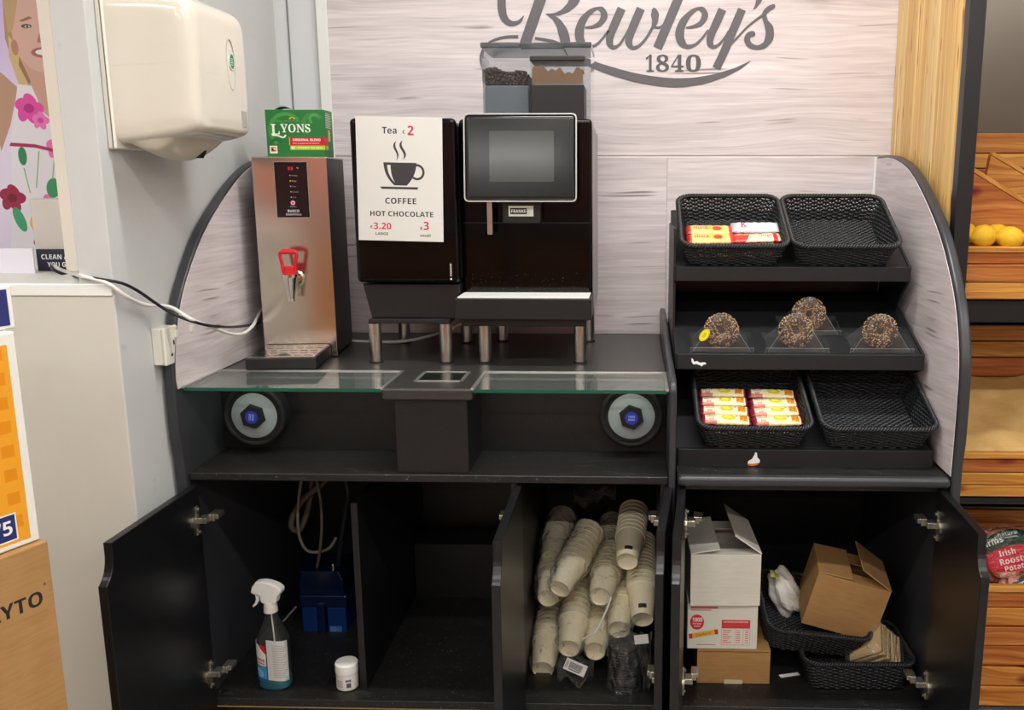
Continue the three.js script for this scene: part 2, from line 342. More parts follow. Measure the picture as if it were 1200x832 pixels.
  // divider that rises beside the worktop
  const s = new THREE.Shape(); s.moveTo(BACK + 0.02, 0.0); s.lineTo(0.006, 0); s.lineTo(0.012, 0.70); s.lineTo(0.012, 0.90); s.quadraticCurveTo(0.01, 0.925, -0.03, 0.928); s.quadraticCurveTo(-0.16, 0.93, -0.36, 0.953); s.lineTo(-0.56, 0.977); s.lineTo(BACK + 0.02, 0.98); s.closePath();
  const dg = new THREE.ExtrudeGeometry(s, { depth: 0.006, bevelEnabled: true, bevelSize: 0.005, bevelThickness: 0.005, bevelOffset: -0.005, bevelSegments: 3, curveSegments: 16 });
  dg.rotateY(-Math.PI / 2); dg.translate(0.0995 - 0.005, 0, 0);
  part('divider', muv(dg), M.blackEdge, g);
}
const RL = 0.104, RR = 0.712, TIER = [[1.152, -0.28, 0.46, 0.036, 0.30], [0.953, -0.17, 0.349, 0.038, 0.33], [0.749, -0.06, 0.349, 0.044, 0.33]];   // fascia top y, z, tilt, fascia height, tray depth
{
  const g = thing('snack_display', 'black tiered snack display with curved pale wood side and two open doors', 'display stand');
  part('side_panel', sidePanel(RR + 0.002, RR + 0.025), M.blackEdge, g, 'black curved side board');
  part('side_lining', lining(RR, CAVY + 0.012, true), M.laminate, g, 'pale wood-print lining');
  part('back_panel', muv(bx(0.1005, RR, CAVY, 1.428, BACK + 0.0145, BACK + 0.020, 0.001), false, 0.6, 0.35), M.laminate, g, 'pale wood-print back panel');
  part('corner_strip', bx(RR - 0.008, RR, 1.0, 1.428, BACK + 0.0202, BACK + 0.026, 0.001), M.whiteTrim, g, 'pale corner strip');
  part('ledge', bx(RL, RR, CAVY - 0.012, CAVY + 0.006, -0.30, 0.004, 0.001), M.blackDusty, g);
  part('ledge_trim', bx(RL, RR, CAVY - 0.016, CAVY + 0.008, 0.004, 0.026, 0.010, 4), M.blackEdge, g, 'rounded front moulding');
  TIER.forEach(([y, z, a, fh, dep], i) => {
    const t = part('shelf_front', bx(RL + 0.004, RR - 0.016 - (i === 0 ? 0.012 : 0), y - fh, y, z - 0.016, z, 0.0015), M.trayBlack, g);
    const w = RR - 0.016 - RL - 0.004 - (i === 0 ? 0.012 : 0), tray = muv(bx(-w / 2, w / 2, -0.014, 0, -dep, 0, 0.001));
    const tm = part('shelf_tray', tray, M.trayBlack, g); put(tm, RL + 0.004 + w / 2, y - 0.004, z - 0.010, a);
    const yb = y - 0.004 + dep * Math.sin(a), zb = z - 0.01 - dep * Math.cos(a);
    part('shelf_back', bx(RL + 0.004, RR - 0.03, CAVY + 0.006, yb, Math.max(zb - 0.012, -0.6), Math.max(zb - 0.012, -0.6) + 0.012, 0.001), M.black, g);
    // sloping end boards of the tray
    for (const x of [RL, RR - 0.016 - (i === 0 ? 0.012 : 0) - 0.002]) {
      const s = new THREE.Shape(); s.moveTo(zb, CAVY + 0.006 + (2 - i) * 0.1); s.lineTo(z - 0.01, y - fh); s.lineTo(z - 0.008, y); s.lineTo(zb, yb); s.closePath();
      const eg = new THREE.ExtrudeGeometry(s, { depth: 0.006, bevelEnabled: false }); eg.rotateY(-Math.PI / 2); eg.translate(x + 0.006, 0, 0);
      part('shelf_end', muv(eg), M.trayBlack, g);
    }
  });
  part('left_board', bx(RL - 0.002, RL + 0.004, CAVY, 1.245, -0.60, -0.30, 0.001), M.black, g);
  part('cupboard_back', bx(RL, RR, CF, CAVY - 0.012, -0.72, -0.70, 0), M.black, g);
  part('cupboard_ceiling', bx(RL, RR, CAVY - 0.03, CAVY - 0.0125, -0.70, 0.0, 0), M.black, g);
  part('cupboard_floor', bx(RL, RR, CF - 0.02, CF, -0.70, 0.002, 0.0015), M.blackDusty, g);
  part('plinth', bx(RL, RR, 0, CF - 0.02, -0.66, -0.045, 0.001), M.black, g);
  part('side_board', bx(RL - 0.003, RL + 0.012, 0, CAVY - 0.03, -0.70, -0.002, 0.001), M.black, g);
  door(g, 0.124, 0.004, 0.345, 0.105, 0.680, 1.655, -1).scale.z = 1;
  door(g, 0.690, 0.004, 0.295, 0.105, 0.680, 1.545, 1);
}
// ---------------------------------------------------------------- water boiler, tea box, milk cooler, coffee machine
const leg = (x, z, y1, g, r = 0.0165) => { const m = part('leg', merge([cyl(r, r, y1 - CY - 0.028, 28).translate(x, (y1 + CY + 0.028) / 2, z), cyl(r * 0.94, r * 0.94, 0.028, 28).translate(x, CY + 0.016, z)]), M.steel, g, 'brushed steel leg'); part('foot', cyl(r * 1.08, r * 1.02, 0.005, 24).translate(x, CY + 0.0025, z), M.rubber, m, 'black rubber foot'); };
let boiler, boilerTray;
{
  const g = boiler = thing('water_boiler', 'brushed steel hot water boiler with red tap lever and drip tray', 'water boiler');
  const x0 = -0.978, x1 = -0.791, zf = -0.36, y1 = 1.420;
  part('body', bx(x0 + 0.002, x1 - 0.001, CY + 0.006, y1 - 0.002, zf - 0.225, zf - 0.004, 0.004, 2), M.satinBlack, g, 'dark grey metal casing');
  const fr = muv(bx(x0, x1, CY + 0.004, y1, zf - 0.004, zf, 0.0018, 2)); part('front_panel', fr, M.brushed, g, 'brushed steel front');
  part('top_panel', bx(x0, x1, y1 - 0.003, y1 + 0.001, zf - 0.227, zf - 0.0042, 0.001), M.steel, g, 'steel lid');
  for (const [x, z] of [[-0.96, -0.56], [-0.81, -0.56], [-0.81, -0.385], [-0.96, -0.385]]) part('foot', cyl(0.012, 0.012, 0.006, 14).translate(x, CY + 0.003, z), M.rubber, g);
  const tex = canvasTex(300, 520, (x, w, h) => {
    x.fillStyle = '#1c0e12'; x.fillRect(0, 0, w, h);
    x.font = 'bold 44px monospace'; x.fillStyle = '#ff3b30'; x.textAlign = 'center'; x.fillText('88', 148, 72); text(x, '°C', 215, 52, 20, '#c9b8b8');
    [['Heating', '#b9aeb0'], ['Ready', '#e8c85a'], ['Filter', '#b9aeb0'], ['Descale', '#b9aeb0'], ['Tank', '#b9aeb0']].forEach(([s, c], i) => { x.fillStyle = c; x.beginPath(); x.arc(140, 122 + i * 52, 6, 0, 7); x.fill(); text(x, s, 152, 123 + i * 52, 17, c, { align: 'left', bold: false }); });
    x.fillStyle = '#f3a6b4'; x.beginPath(); x.arc(152, 384, 22, 0, 7); x.fill(); x.fillStyle = '#b3203a'; x.beginPath(); x.arc(152, 386, 9, 0, 7); x.fill();
    text(x, 'Dispense', 152, 420, 15, '#d8ced0', { bold: false });
    text(x, 'BURCO', 152, 462, 34, '#e4dfe0'); text(x, 'ESSENTIALS', 152, 496, 26, '#cfc8ca', { max: 150 });
  });
  const cp = part('control_panel', rbox(0.081, 0.139, 0.003, 0.0014), mat(0x1c0e12, 0.2), g, 'black control panel with red digits'); put(cp, -0.8815, 1.338, zf + 0.001);
  const face = part('panel_print', sheet(0.079, 0.137), print(tex, 0.2), cp); face.position.z = 0.0017;
  const c = part('panel_border', merge([rbox(0.085, 0.002, 0.002, 0).translate(0, 0.0705, 0), rbox(0.085, 0.002, 0.002, 0).translate(0, -0.0705, 0), rbox(0.002, 0.141, 0.002, 0).translate(0.0415, 0, 0), rbox(0.002, 0.141, 0.002, 0).translate(-0.0415, 0, 0)]), M.silver, cp);
  // tap: horizontal stem, conical spout, red lever loop
  const t = pz(334, 331, zf + 0.045);
  const tp = part('tap', merge([
    cyl(0.012, 0.012, 0.05, 18).rotateX(Math.PI / 2).translate(t.x + 0.004, t.y + 0.006, zf + 0.022),
    cyl(0.02, 0.017, 0.012, 18).rotateX(Math.PI / 2).translate(t.x + 0.006, t.y + 0.006, zf + 0.006),
    cyl(0.0085, 0.019, 0.058, 24).translate(t.x, t.y - 0.012, zf + 0.05),
    cyl(0.021, 0.021, 0.007, 24).translate(t.x, t.y + 0.018, zf + 0.05),
    cyl(0.010, 0.009, 0.006, 20).translate(t.x, t.y - 0.044, zf + 0.05)]), M.chrome, g, 'chrome tap with conical spout');
  const lp = [[-0.010, 0.020], [-0.017, 0.052], [-0.020, 0.074], [-0.015, 0.080], [0.015, 0.080], [0.020, 0.074], [0.017, 0.052], [0.010, 0.020]].map(([a, b]) => V3(t.x + a, t.y + b, zf + 0.052));
  part('tap_lever', merge([tube(lp, 0.0045, 60, 10, true), rbox(0.024, 0.026, 0.014, 0.004, 2).translate(t.x, t.y + 0.030, zf + 0.051), rbox(0.042, 0.011, 0.012, 0.005, 2).translate(t.x, t.y + 0.078, zf + 0.052)]), M.red, tp, 'red lever with loop handle');
  // drip tray on the glass shelf
  const d = boilerTray = thing('drip_tray', 'black drip tray with steel grille standing under the boiler tap', 'drip tray');
  part('tray', bx(-0.956, -0.786, CY + 0.006, CY + 0.036, zf + 0.004, -0.178, 0.004, 2), M.satinBlack, d);
  const gr = [bx(-0.951, -0.791, CY + 0.036, CY + 0.0375, zf + 0.008, -0.183, 0)];
  part('grille', gr[0], M.brushed, d, 'steel grille plate');
  const sl = []; for (let r = 0; r < 5; r++) for (let k = 0; k < 6; k++) sl.push(bx(-0.944 + k * 0.025 + (r % 2) * 0.008, -0.926 + k * 0.025 + (r % 2) * 0.008, CY + 0.0376, CY + 0.0379, -0.335 + r * 0.033, -0.331 + r * 0.033, 0));
  sl.push(cyl(0.012, 0.012, 0.0005, 20).translate(-0.87, CY + 0.0379, -0.21));
  part('grille_slots', merge(sl), mat(0x2a2624, 0.6), d).userData.kind = 'stuff';
}
{ // tea carton standing on the boiler
  const w = 0.150, h = 0.118, dp = 0.072, b = local('tea_box', 'green cardboard tea box with white lettering on top of the boiler', 'tea box');
  const front = canvasTex(760, 600, (x, W, H) => {
    x.fillStyle = '#2c7a3c'; x.fillRect(0, 0, W, H);
    const arc = (cx, cy, r, w2, c) => { x.strokeStyle = c; x.lineWidth = w2; x.beginPath(); x.arc(cx, cy, r, 2.2, 5.6); x.stroke(); };
    arc(260, 260, 210, 46, '#4b9a4c'); arc(150, 250, 110, 26, '#429347'); arc(620, 190, 130, 60, '#3f8e45'); arc(130, 470, 90, 34, '#256a34'); arc(640, 120, 60, 30, '#56a552');
    x.fillStyle = '#d8c04a'; x.beginPath(); x.ellipse(345, 118, 40, 30, 0, Math.PI, 0); x.fill(); x.fillStyle = '#8a6a22'; x.fillRect(328, 100, 36, 18); x.fillStyle = '#7fbf6a'; x.fillRect(235, 140, 220, 4);
    text(x, 'L', 118, 248, 190, '#fdfdf2', { font: 'serif' }); text(x, 'YONS', 385, 235, 150, '#fdfdf2', { font: 'serif', max: 400 });
    x.strokeStyle = '#fdfdf2'; x.lineWidth = 20; x.beginPath(); x.moveTo(70, 322); x.quadraticCurveTo(150, 322, 190, 346); x.quadraticCurveTo(235, 362, 250, 318); x.stroke();
    x.fillStyle = '#cf2130'; x.fillRect(292, 350, 468, 104); x.fillStyle = '#f3d24a'; x.fillRect(292, 350, 8, 104);
    text(x, 'ORIGINAL BLEND', 520, 384, 42, '#fff', { max: 370 }); text(x, 'the traditional blend', 510, 428, 24, '#f7c9c9', { max: 350 });
    x.fillStyle = '#b6d334'; x.fillRect(300, 458, 460, 56); text(x, '80', 335, 486, 44, '#fff'); text(x, 'PYRAMID TEA BAGS', 560, 486, 28, '#f6fbd0', { max: 330 });
    x.fillStyle = '#f1efe0'; x.fillRect(30, 460, 100, 100); x.fillStyle = '#c87c4a'; x.fillRect(46, 476, 66, 60); x.fillStyle = '#3e2b20'; x.beginPath(); x.arc(70, 510, 18, 0, 7); x.fill(); x.fillStyle = '#f0d9c0'; x.beginPath(); x.arc(92, 500, 14, 0, 7); x.fill();
  });
  const side = canvasTex(360, 600, (x, W, H) => {
    x.fillStyle = '#2a6f3a'; x.fillRect(0, 0, W, H); x.fillStyle = '#cfd8c2'; for (let i = 0; i < 9; i++) x.fillRect(40, 40 + i * 22, 190 + (i * 37) % 80, 9);
    x.fillStyle = '#d9c24a'; x.fillRect(140, 250, 90, 150); x.fillStyle = '#cf2130'; x.fillRect(0, 350, 120, 100); x.fillStyle = '#b6d334'; x.fillRect(0, 458, 120, 56);
  });
  const green = mat(0x2f7f3e, 0.45);
  const bd = part('carton', rbox(w, h, dp, 0.0015).translate(0, h / 2, 0), green, b);
  const f = part('front_print', sheet(w - 0.002, h - 0.002), print(front, 0.4), bd); f.position.set(0, h / 2, dp / 2 + 0.0004);
  const s = part('side_print', sheet(dp - 0.002, h - 0.002), print(side, 0.4), bd); put(s, w / 2 + 0.0004, h / 2, 0, 0, Math.PI / 2);
  part('lid_flap', quadGrid((u, v) => V3(-0.035 + (u - 0.5) * 0.05, h + 0.010 * Math.sin(u * Math.PI) * (1 - v * 0.4), 0.012 - v * 0.03), 10, 4), green, b, 'raised green carton flap');
  put(b, -0.868, 1.4212, -0.43, 0, 0.05);
}
{ // milk cooler with price sign
  const g = thing('milk_cooler', 'narrow gloss black milk cooler on steel legs left of the coffee machine', 'cooler');
  const x0 = -0.694, x1 = -0.434, zf = -0.285;
  part('body', bx(x0 + 0.004, x1 - 0.004, 1.105, 1.505, zf - 0.40, zf - 0.03, 0.012, 3), M.satinBlack, g);
  const dr = part('door_panel', bx(x0, x1, 1.109, 1.511, zf - 0.03, zf, 0.011, 4), M.glossBlack, g, 'gloss black glass door');
  const ink = canvasTex(40, 260, (x) => { x.fillStyle = '#0a0a0c'; x.fillRect(0, 0, 40, 260); text(x, 'FRANKE', 20, 110, 30, '#f2f2f0', { rot: -Math.PI / 2, max: 180 }); x.fillStyle = '#fff'; x.fillRect(8, 228, 24, 22); });
  const p = part('logo_print', sheet(0.007, 0.046), print(ink, 0.3), dr); const lpz = pz(528.5, 318, zf); p.position.set(lpz.x, lpz.y, zf + 0.0008);
  // drawer block below tapers inwards
  const s = [[x0 + 0.006, 1.103], [x1 - 0.004, 1.103], [x1 - 0.012, 1.014], [x0 + 0.026, 1.014]];
  const gb = extr(s, 0.355, 0.003); gb.translate(0, 0, zf - 0.385); part('lower_housing', muv(gb), M.satinBlack, g, 'matt black lower housing');
  part('base_plate', bx(x0 + 0.02, x1 - 0.03, 1.003, 1.014, zf - 0.36, zf - 0.012, 0.002), M.rubber, g);
  for (const [x, z] of [[-0.66, -0.306], [-0.478, -0.306], [-0.66, -0.60], [-0.478, -0.60]]) leg(x, z, 1.003, g);
  const tex = canvasTex(840, 1188, (x, W, H) => {
    x.fillStyle = '#dfddd7'; x.fillRect(0, 0, W, H); const dk = '#3d3c40', rd = '#cb2c4c';
    text(x, 'Tea', 330, 130, 86, dk, { max: 150 }); text(x, '€', 466, 142, 50, '#4c9a86'); text(x, '2', 532, 128, 122, rd);
    const steam = (ox) => { x.save(); x.translate(ox, 0); x.fillStyle = dk; x.beginPath(); x.moveTo(30, 225); x.bezierCurveTo(-60, 290, 70, 330, 22, 415); x.bezierCurveTo(95, 335, -20, 300, 30, 225); x.fill(); x.restore(); };
    x.lineWidth = 2; steam(365); x.save(); x.translate(424, -18); x.scale(1.1, 1.05); x.fillStyle = dk; x.beginPath(); x.moveTo(30, 225); x.bezierCurveTo(-60, 290, 80, 330, 22, 405); x.bezierCurveTo(115, 335, -20, 300, 30, 225); x.fill(); x.restore();
    x.fillStyle = dk; x.beginPath(); x.moveTo(262, 432); x.lineTo(586, 432); x.quadraticCurveTo(580, 560, 486, 650); x.lineTo(366, 650); x.quadraticCurveTo(268, 570, 262, 432); x.fill();
    x.fillStyle = '#dfddd7'; x.beginPath(); x.moveTo(298, 456); x.lineTo(332, 456); x.quadraticCurveTo(330, 560, 374, 626); x.quadraticCurveTo(300, 560, 298, 456); x.fill();
    x.strokeStyle = dk; x.lineWidth = 22; x.beginPath(); x.ellipse(590, 520, 62, 66, 0, -1.9, 2.3); x.stroke();
    x.fillStyle = dk; x.beginPath(); x.moveTo(224, 664); x.lineTo(600, 664); x.lineTo(590, 686); x.lineTo(240, 686); x.fill();
    text(x, 'COFFEE', 424, 800, 78, dk, { max: 316 }); text(x, 'HOT CHOCOLATE', 430, 925, 68, dk, { max: 634 });
    text(x, '€', 128, 1056, 40, dk); text(x, '3.20', 238, 1046, 86, rd, { max: 180 }); text(x, 'LARGE', 230, 1122, 36, dk, { max: 130 });
    text(x, '€', 622, 1060, 44, dk); text(x, '3', 672, 1036, 108, rd); text(x, 'small', 662, 1130, 38, dk, { max: 106 });
  });
  const sg = local('price_sign', 'white laminated price sign with coffee cup picture taped to milk cooler', 'sign');
  part('card', rbox(0.212, 0.300, 0.001, 0), mat(0xeceae4, 0.25), sg); part('print', sheet(0.212, 0.300), print(tex, 0.3), sg).position.z = 0.0008;
  const c = pz(468.7, 210.5, zf + 0.0025); put(sg, c.x, c.y, c.z, 0, 0, -0.022);
}
{ // coffee machine
  const g = thing('coffee_machine', 'gloss black bean-to-cup coffee machine with touchscreen and bean hopper', 'coffee machine');
  const x0 = -0.437, x1 = -0.103, zf = -0.345, zb = -0.70;
  part('body', bx(x0 + 0.002, x1 - 0.002, 1.02, 1.508, zb, zf - 0.004, 0.012, 3), M.glossBlack, g, 'gloss black casing');
  part('side_cover', bx(x1 - 0.004, x1 + 0.001, 1.03, 1.49, zb + 0.01, zf - 0.012, 0.002), mat(0x8f8887, 0.3, 0.4), g, 'grey side cover');
  part('front_panel', bx(x0, x1, 1.072, 1.512, zf - 0.02, zf, 0.010, 4), M.glossBlack, g, 'gloss black front');
  part('panel_joint', bx(x0 + 0.006, x1 - 0.004, 1.255, 1.257, zf - 0.001, zf + 0.0005, 0), M.satinBlack, g);
  // touchscreen
  const sc = part('screen_housing', rbox(0.274, 0.210, 0.028, 0.012, 4), mat(0x1b1d1d, 0.14), g, 'dark glass touchscreen'); put(sc, -0.276, 1.415, -0.296, -0.10);
  const rim = []; { const s = new THREE.Shape(), h = new THREE.Path(), R = (p, w, hh, r) => { p.moveTo(-w + r, -hh); p.lineTo(w - r, -hh); p.quadraticCurveTo(w, -hh, w, -hh + r); p.lineTo(w, hh - r); p.quadraticCurveTo(w, hh, w - r, hh); p.lineTo(-w + r, hh); p.quadraticCurveTo(-w, hh, -w, hh - r); p.lineTo(-w, -hh + r); p.quadraticCurveTo(-w, -hh, -w + r, -hh); };
    R(s, 0.1385, 0.1065, 0.013); R(h, 0.1355, 0.1035, 0.011); s.holes.push(h); const e = new THREE.ExtrudeGeometry(s, { depth: 0.006, bevelEnabled: false, curveSegments: 10 }); e.translate(0, 0, 0.008); part('screen_rim', e, M.silver, sc, 'pale metal rim'); }
  const disp = part('display', rbox(0.158, 0.122, 0.001, 0), mat(0x424543, 0.12), sc, 'grey display area'); disp.position.set(0.004, 0.003, 0.0142);
  // outlet block with badge, steam outlet pipe
  const ob = pz(612, 249, zf + 0.03);
  part('outlet_block', bx(ob.x - 0.048, ob.x + 0.048, ob.y - 0.026, ob.y + 0.034, zf, zf + 0.045, 0.004, 2), M.satinBlack, g);
  const badge = canvasTex(260, 110, (x) => { x.fillStyle = '#d9dccb'; x.fillRect(0, 0, 260, 110); x.fillStyle = '#20221f'; x.fillRect(16, 22, 176, 66); text(x, 'FRANKE', 104, 56, 46, '#e6e8dc', { max: 160 }); x.fillStyle = '#a9ad9c'; x.fillRect(202, 16, 5, 76); x.fillRect(216, 16, 5, 76); });
  const bd = part('badge', rbox(0.062, 0.026, 0.002, 0.0006), print(badge, 0.3), g, 'small silver badge'); put(bd, ob.x - 0.001, ob.y + 0.004, zf + 0.0462);
  { const m = sheet(0.061, 0.0255), q = part('badge_print', m, print(badge, 0.3), bd); q.position.z = 0.0012; }
  const sp = pz(574, 255, zf + 0.05);
  part('steam_spout', bx(sp.x - 0.0068, sp.x + 0.0068, sp.y - 0.042, sp.y + 0.062, zf + 0.04, zf + 0.054, 0.002), M.steel, g, 'steel hot water spout');
  // drip tray
  const ty0 = 1.023, ty1 = 1.078, s = [[zf - 0.02, ty1], [-0.242, ty1 - 0.004], [-0.240, ty0], [zf - 0.02, ty0]];
  part('drip_tray', bx(x0 - 0.002, x1 + 0.002, ty0, ty1 - 0.002, zf - 0.02, -0.238, 0.003, 2), M.satinBlack, g, 'black drip tray');
  part('tray_plate', bx(x0 + 0.004, x1 - 0.004, ty1 - 0.002, ty1 + 0.001, zf + 0.001, -0.243, 0.0008), M.whiteTrim, g, 'white drip tray plate');
  part('base', bx(x0 + 0.008, x1 - 0.012, 1.003, 1.024, zb + 0.02, -0.262, 0.003), M.satinBlack, g);
  for (const [x, z] of [[-0.379, -0.312], [-0.134, -0.316], [-0.379, -0.628], [-0.126, -0.628]]) leg(x, z, 1.003, g);
  { // dried powder spilt at the foot of the front panel
    const n = 240, im = new THREE.InstancedMesh(new THREE.IcosahedronGeometry(0.0009, 0), mat(0x3c3a38, 0.9), n); im.name = 'spilt_powder'; im.userData.kind = 'stuff'; im.userData.label = 'grey dried powder at the foot of the front';
    const q = new THREE.Object3D(); for (let i = 0; i < n; i++) { const h = Math.pow(rnd(), 2.2) * 0.05; q.position.set(rr(x0 + 0.02, x1 - 0.008), ty1 + 0.002 + h, zf + 0.0004); q.scale.set(rr(0.4, 2.2), rr(0.3, 1.2), 0.35); q.rotation.z = rr(0, 3); q.updateMatrix(); im.setMatrixAt(i, q.matrix); } g.add(im);
  }
  // hoppers: clear bean hopper left, powder hopper with black drawer right
  const hx0 = -0.382, hx1 = -0.108, hy0 = 1.508, hy1 = 1.688, hz = -0.40;
  const lidM = mat(0x9ba1a6, 0.12, 0, { transmission: 0.9, thickness: 0 });
  part('hopper_lid', merge([bx(hx0 - 0.004, -0.285, hy1, hy1 + 0.014, hz - 0.20, hz + 0.004, 0.004, 2), bx(-0.284, -0.178, hy1 - 0.003, hy1 + 0.013, hz - 0.20, hz + 0.006, 0.003, 2), bx(-0.177, hx1 + 0.002, hy1, hy1 + 0.014, hz - 0.20, hz + 0.004, 0.004, 2)]), lidM, g, 'smoky plastic lid');
  const smoky = mat(0xe9edef, 0.05, 0, { transmission: 0.98, thickness: 0 }), pane = (a, b, c, d) => { const p = V3(...a), q = V3(...b), r = V3(...c), s = V3(...d); return quadGrid((u, v) => p.clone().lerp(q, u).lerp(s.clone().lerp(r, u), v), 1, 1); };
  part('hopper_wall', merge([pane([hx0, hy0, hz], [hx1, hy0, hz], [hx1, hy1, hz], [hx0, hy1, hz]), pane([hx1, hy0, hz], [hx1, hy0, hz - 0.195], [hx1, hy1, hz - 0.195], [hx1, hy1, hz]), pane([hx1, hy0, hz - 0.195], [hx0, hy0, hz - 0.195], [hx0, hy1, hz - 0.195], [hx1, hy1, hz - 0.195]), pane([hx0, hy0, hz - 0.195], [hx0, hy0, hz], [hx0, hy1, hz], [hx0, hy1, hz - 0.195])]), smoky, g, 'clear smoky hopper wall');
  part('hopper_grip', bx(hx0 - 0.008, hx0 - 0.001, 1.61, 1.675, hz - 0.12, hz - 0.04, 0.003), smoky, g);
  part('hopper_base', bx(hx0 + 0.004, -0.266, hy0 + 0.001, 1.598, hz - 0.19, hz - 0.005, 0.003), mat(0x6a7076, 0.35), g, 'grey funnel under the beans');
  // beans
  const bean = new THREE.SphereGeometry(0.0052, 7, 5); bean.scale(1, 0.7, 0.72);
  const bm = mat(0xffffff, 0.35), bi = new THREE.InstancedMesh(bean, bm, 900); bi.name = 'coffee_beans'; bi.userData.kind = 'stuff'; bi.userData.label = 'dark roasted coffee beans in the hopper';
  const q = new THREE.Object3D(), col = new THREE.Color();
  for (let i = 0; i < 900; i++) { const fx = rnd(), fz = i < 520 ? rr(0.9, 1) : rnd(), top = 1.640 - 0.012 * fx + 0.004 * Math.sin(fx * 9); q.position.set(-0.376 + fx * 0.104, i < 520 ? rr(1.601, top) : rr(top - 0.01, top), hz - 0.188 + fz * 0.178); q.rotation.set(rr(0, 6), rr(0, 6), rr(0, 6)); q.updateMatrix(); bi.setMatrixAt(i, q.matrix); const k = rr(0.6, 1.3); bi.setColorAt(i, col.setRGB(0.062 * k, 0.036 * k, 0.024 * k)); }
  g.add(bi);
  part('bean_heap', bx(-0.377, -0.271, 1.598, 1.626, hz - 0.185, hz - 0.012, 0.004), mat(0x2c1c14, 0.7), g);
  // powder hopper
  const pf = hz + 0.022;
  part('powder_hopper', merge([pane([-0.258, 1.598, pf], [-0.124, 1.598, pf], [-0.124, 1.655, pf], [-0.258, 1.655, pf]), pane([-0.124, 1.598, pf], [-0.124, 1.598, pf - 0.018], [-0.124, 1.655, pf - 0.018], [-0.124, 1.655, pf])]), smoky, g, 'clear powder hopper');
  part('powder_lid', bx(-0.260, -0.122, 1.654, 1.667, pf - 0.12, pf + 0.002, 0.003), mat(0x2a2724, 0.35), g, 'dark hopper lid');
  const powTex = dataTex(128, 128, (u, v) => { const k = (fbm(u, v, 12, 12, 3, 501) - 0.5) * 60; return [134 + k, 99 + k, 74 + k]; }, 8, 8);
  const prof = quadGrid((u, v) => V3(-0.2545 + u * 0.127, v === 0 ? 1.599 : 1.634 + 0.010 * Math.sin(u * 11) * Math.sin(u * 5 + 1) + 0.004 * Math.sin(u * 37), pf - 0.004), 40, 1);
  const ptop = quadGrid((u, v) => V3(-0.2545 + u * 0.127, 1.634 + 0.010 * Math.sin(u * 11) * Math.sin(u * 5 + 1) + 0.004 * Math.sin(u * 37), pf - 0.004 - v * 0.11), 40, 6);
  part('cocoa_powder', merge([prof, ptop]), mat(0xffffff, 0.9, 0, { map: powTex }), g, 'brown drinking powder');
  part('powder_drawer', bx(-0.258, -0.124, hy0 + 0.001, 1.598, pf - 0.12, pf, 0.003), M.satinBlack, g, 'dark drawer under the powder');
}
// ---------------------------------------------------------------- logo lettering on the back wall
const LOGO_Z = BACK + 0.0135;
const logoMat = mat(0x5f5d60, 0.45, 0.1);
function ribbon(list, thick = 0.0015) {                         // list of [u, v, width in pixels]; a flat brush stroke cut from thin sheet
  const pts = list.map(([u, v]) => pz(u, v, LOGO_Z)), scale = pz(1, 0, LOGO_Z).distanceTo(pz(0, 0, LOGO_Z));
  const curve = new THREE.CatmullRomCurve3(pts, false, 'centripetal'), n = list.length * 8, pos = [], idx = [];
  const wcurve = list.map((p) => p[2] * scale / 2);
  for (let i = 0; i <= n; i++) {
    const f = i / n, s = f * (list.length - 1), k = Math.min(list.length - 2, Math.floor(s)), e = s - k, w = wcurve[k] + (wcurve[k + 1] - wcurve[k]) * (e * e * (3 - 2 * e));
    const p = curve.getPoint(f), t = curve.getTangent(f), nx = -t.y, ny = t.x, l = Math.hypot(nx, ny) || 1;
    const ax = nx / l * w, ay = ny / l * w;
    pos.push(p.x + ax, p.y + ay, LOGO_Z + thick, p.x - ax, p.y - ay, LOGO_Z + thick, p.x + ax, p.y + ay, LOGO_Z, p.x - ax, p.y - ay, LOGO_Z);
    if (i) { const a = (i - 1) * 4, b = i * 4; idx.push(a, a + 1, b + 1, a, b + 1, b, a, b, b + 2, a, b + 2, a + 2, a + 1, a + 3, b + 3, a + 1, b + 3, b + 1); }
  }
  const g = new THREE.BufferGeometry(); g.setAttribute('position', new THREE.Float32BufferAttribute(pos, 3)); g.setIndex(idx);
  const h = g.toNonIndexed(); h.computeVertexNormals(); h.setAttribute('uv', new THREE.Float32BufferAttribute(new Float32Array(h.attributes.position.count * 2), 2));
  return h;
}
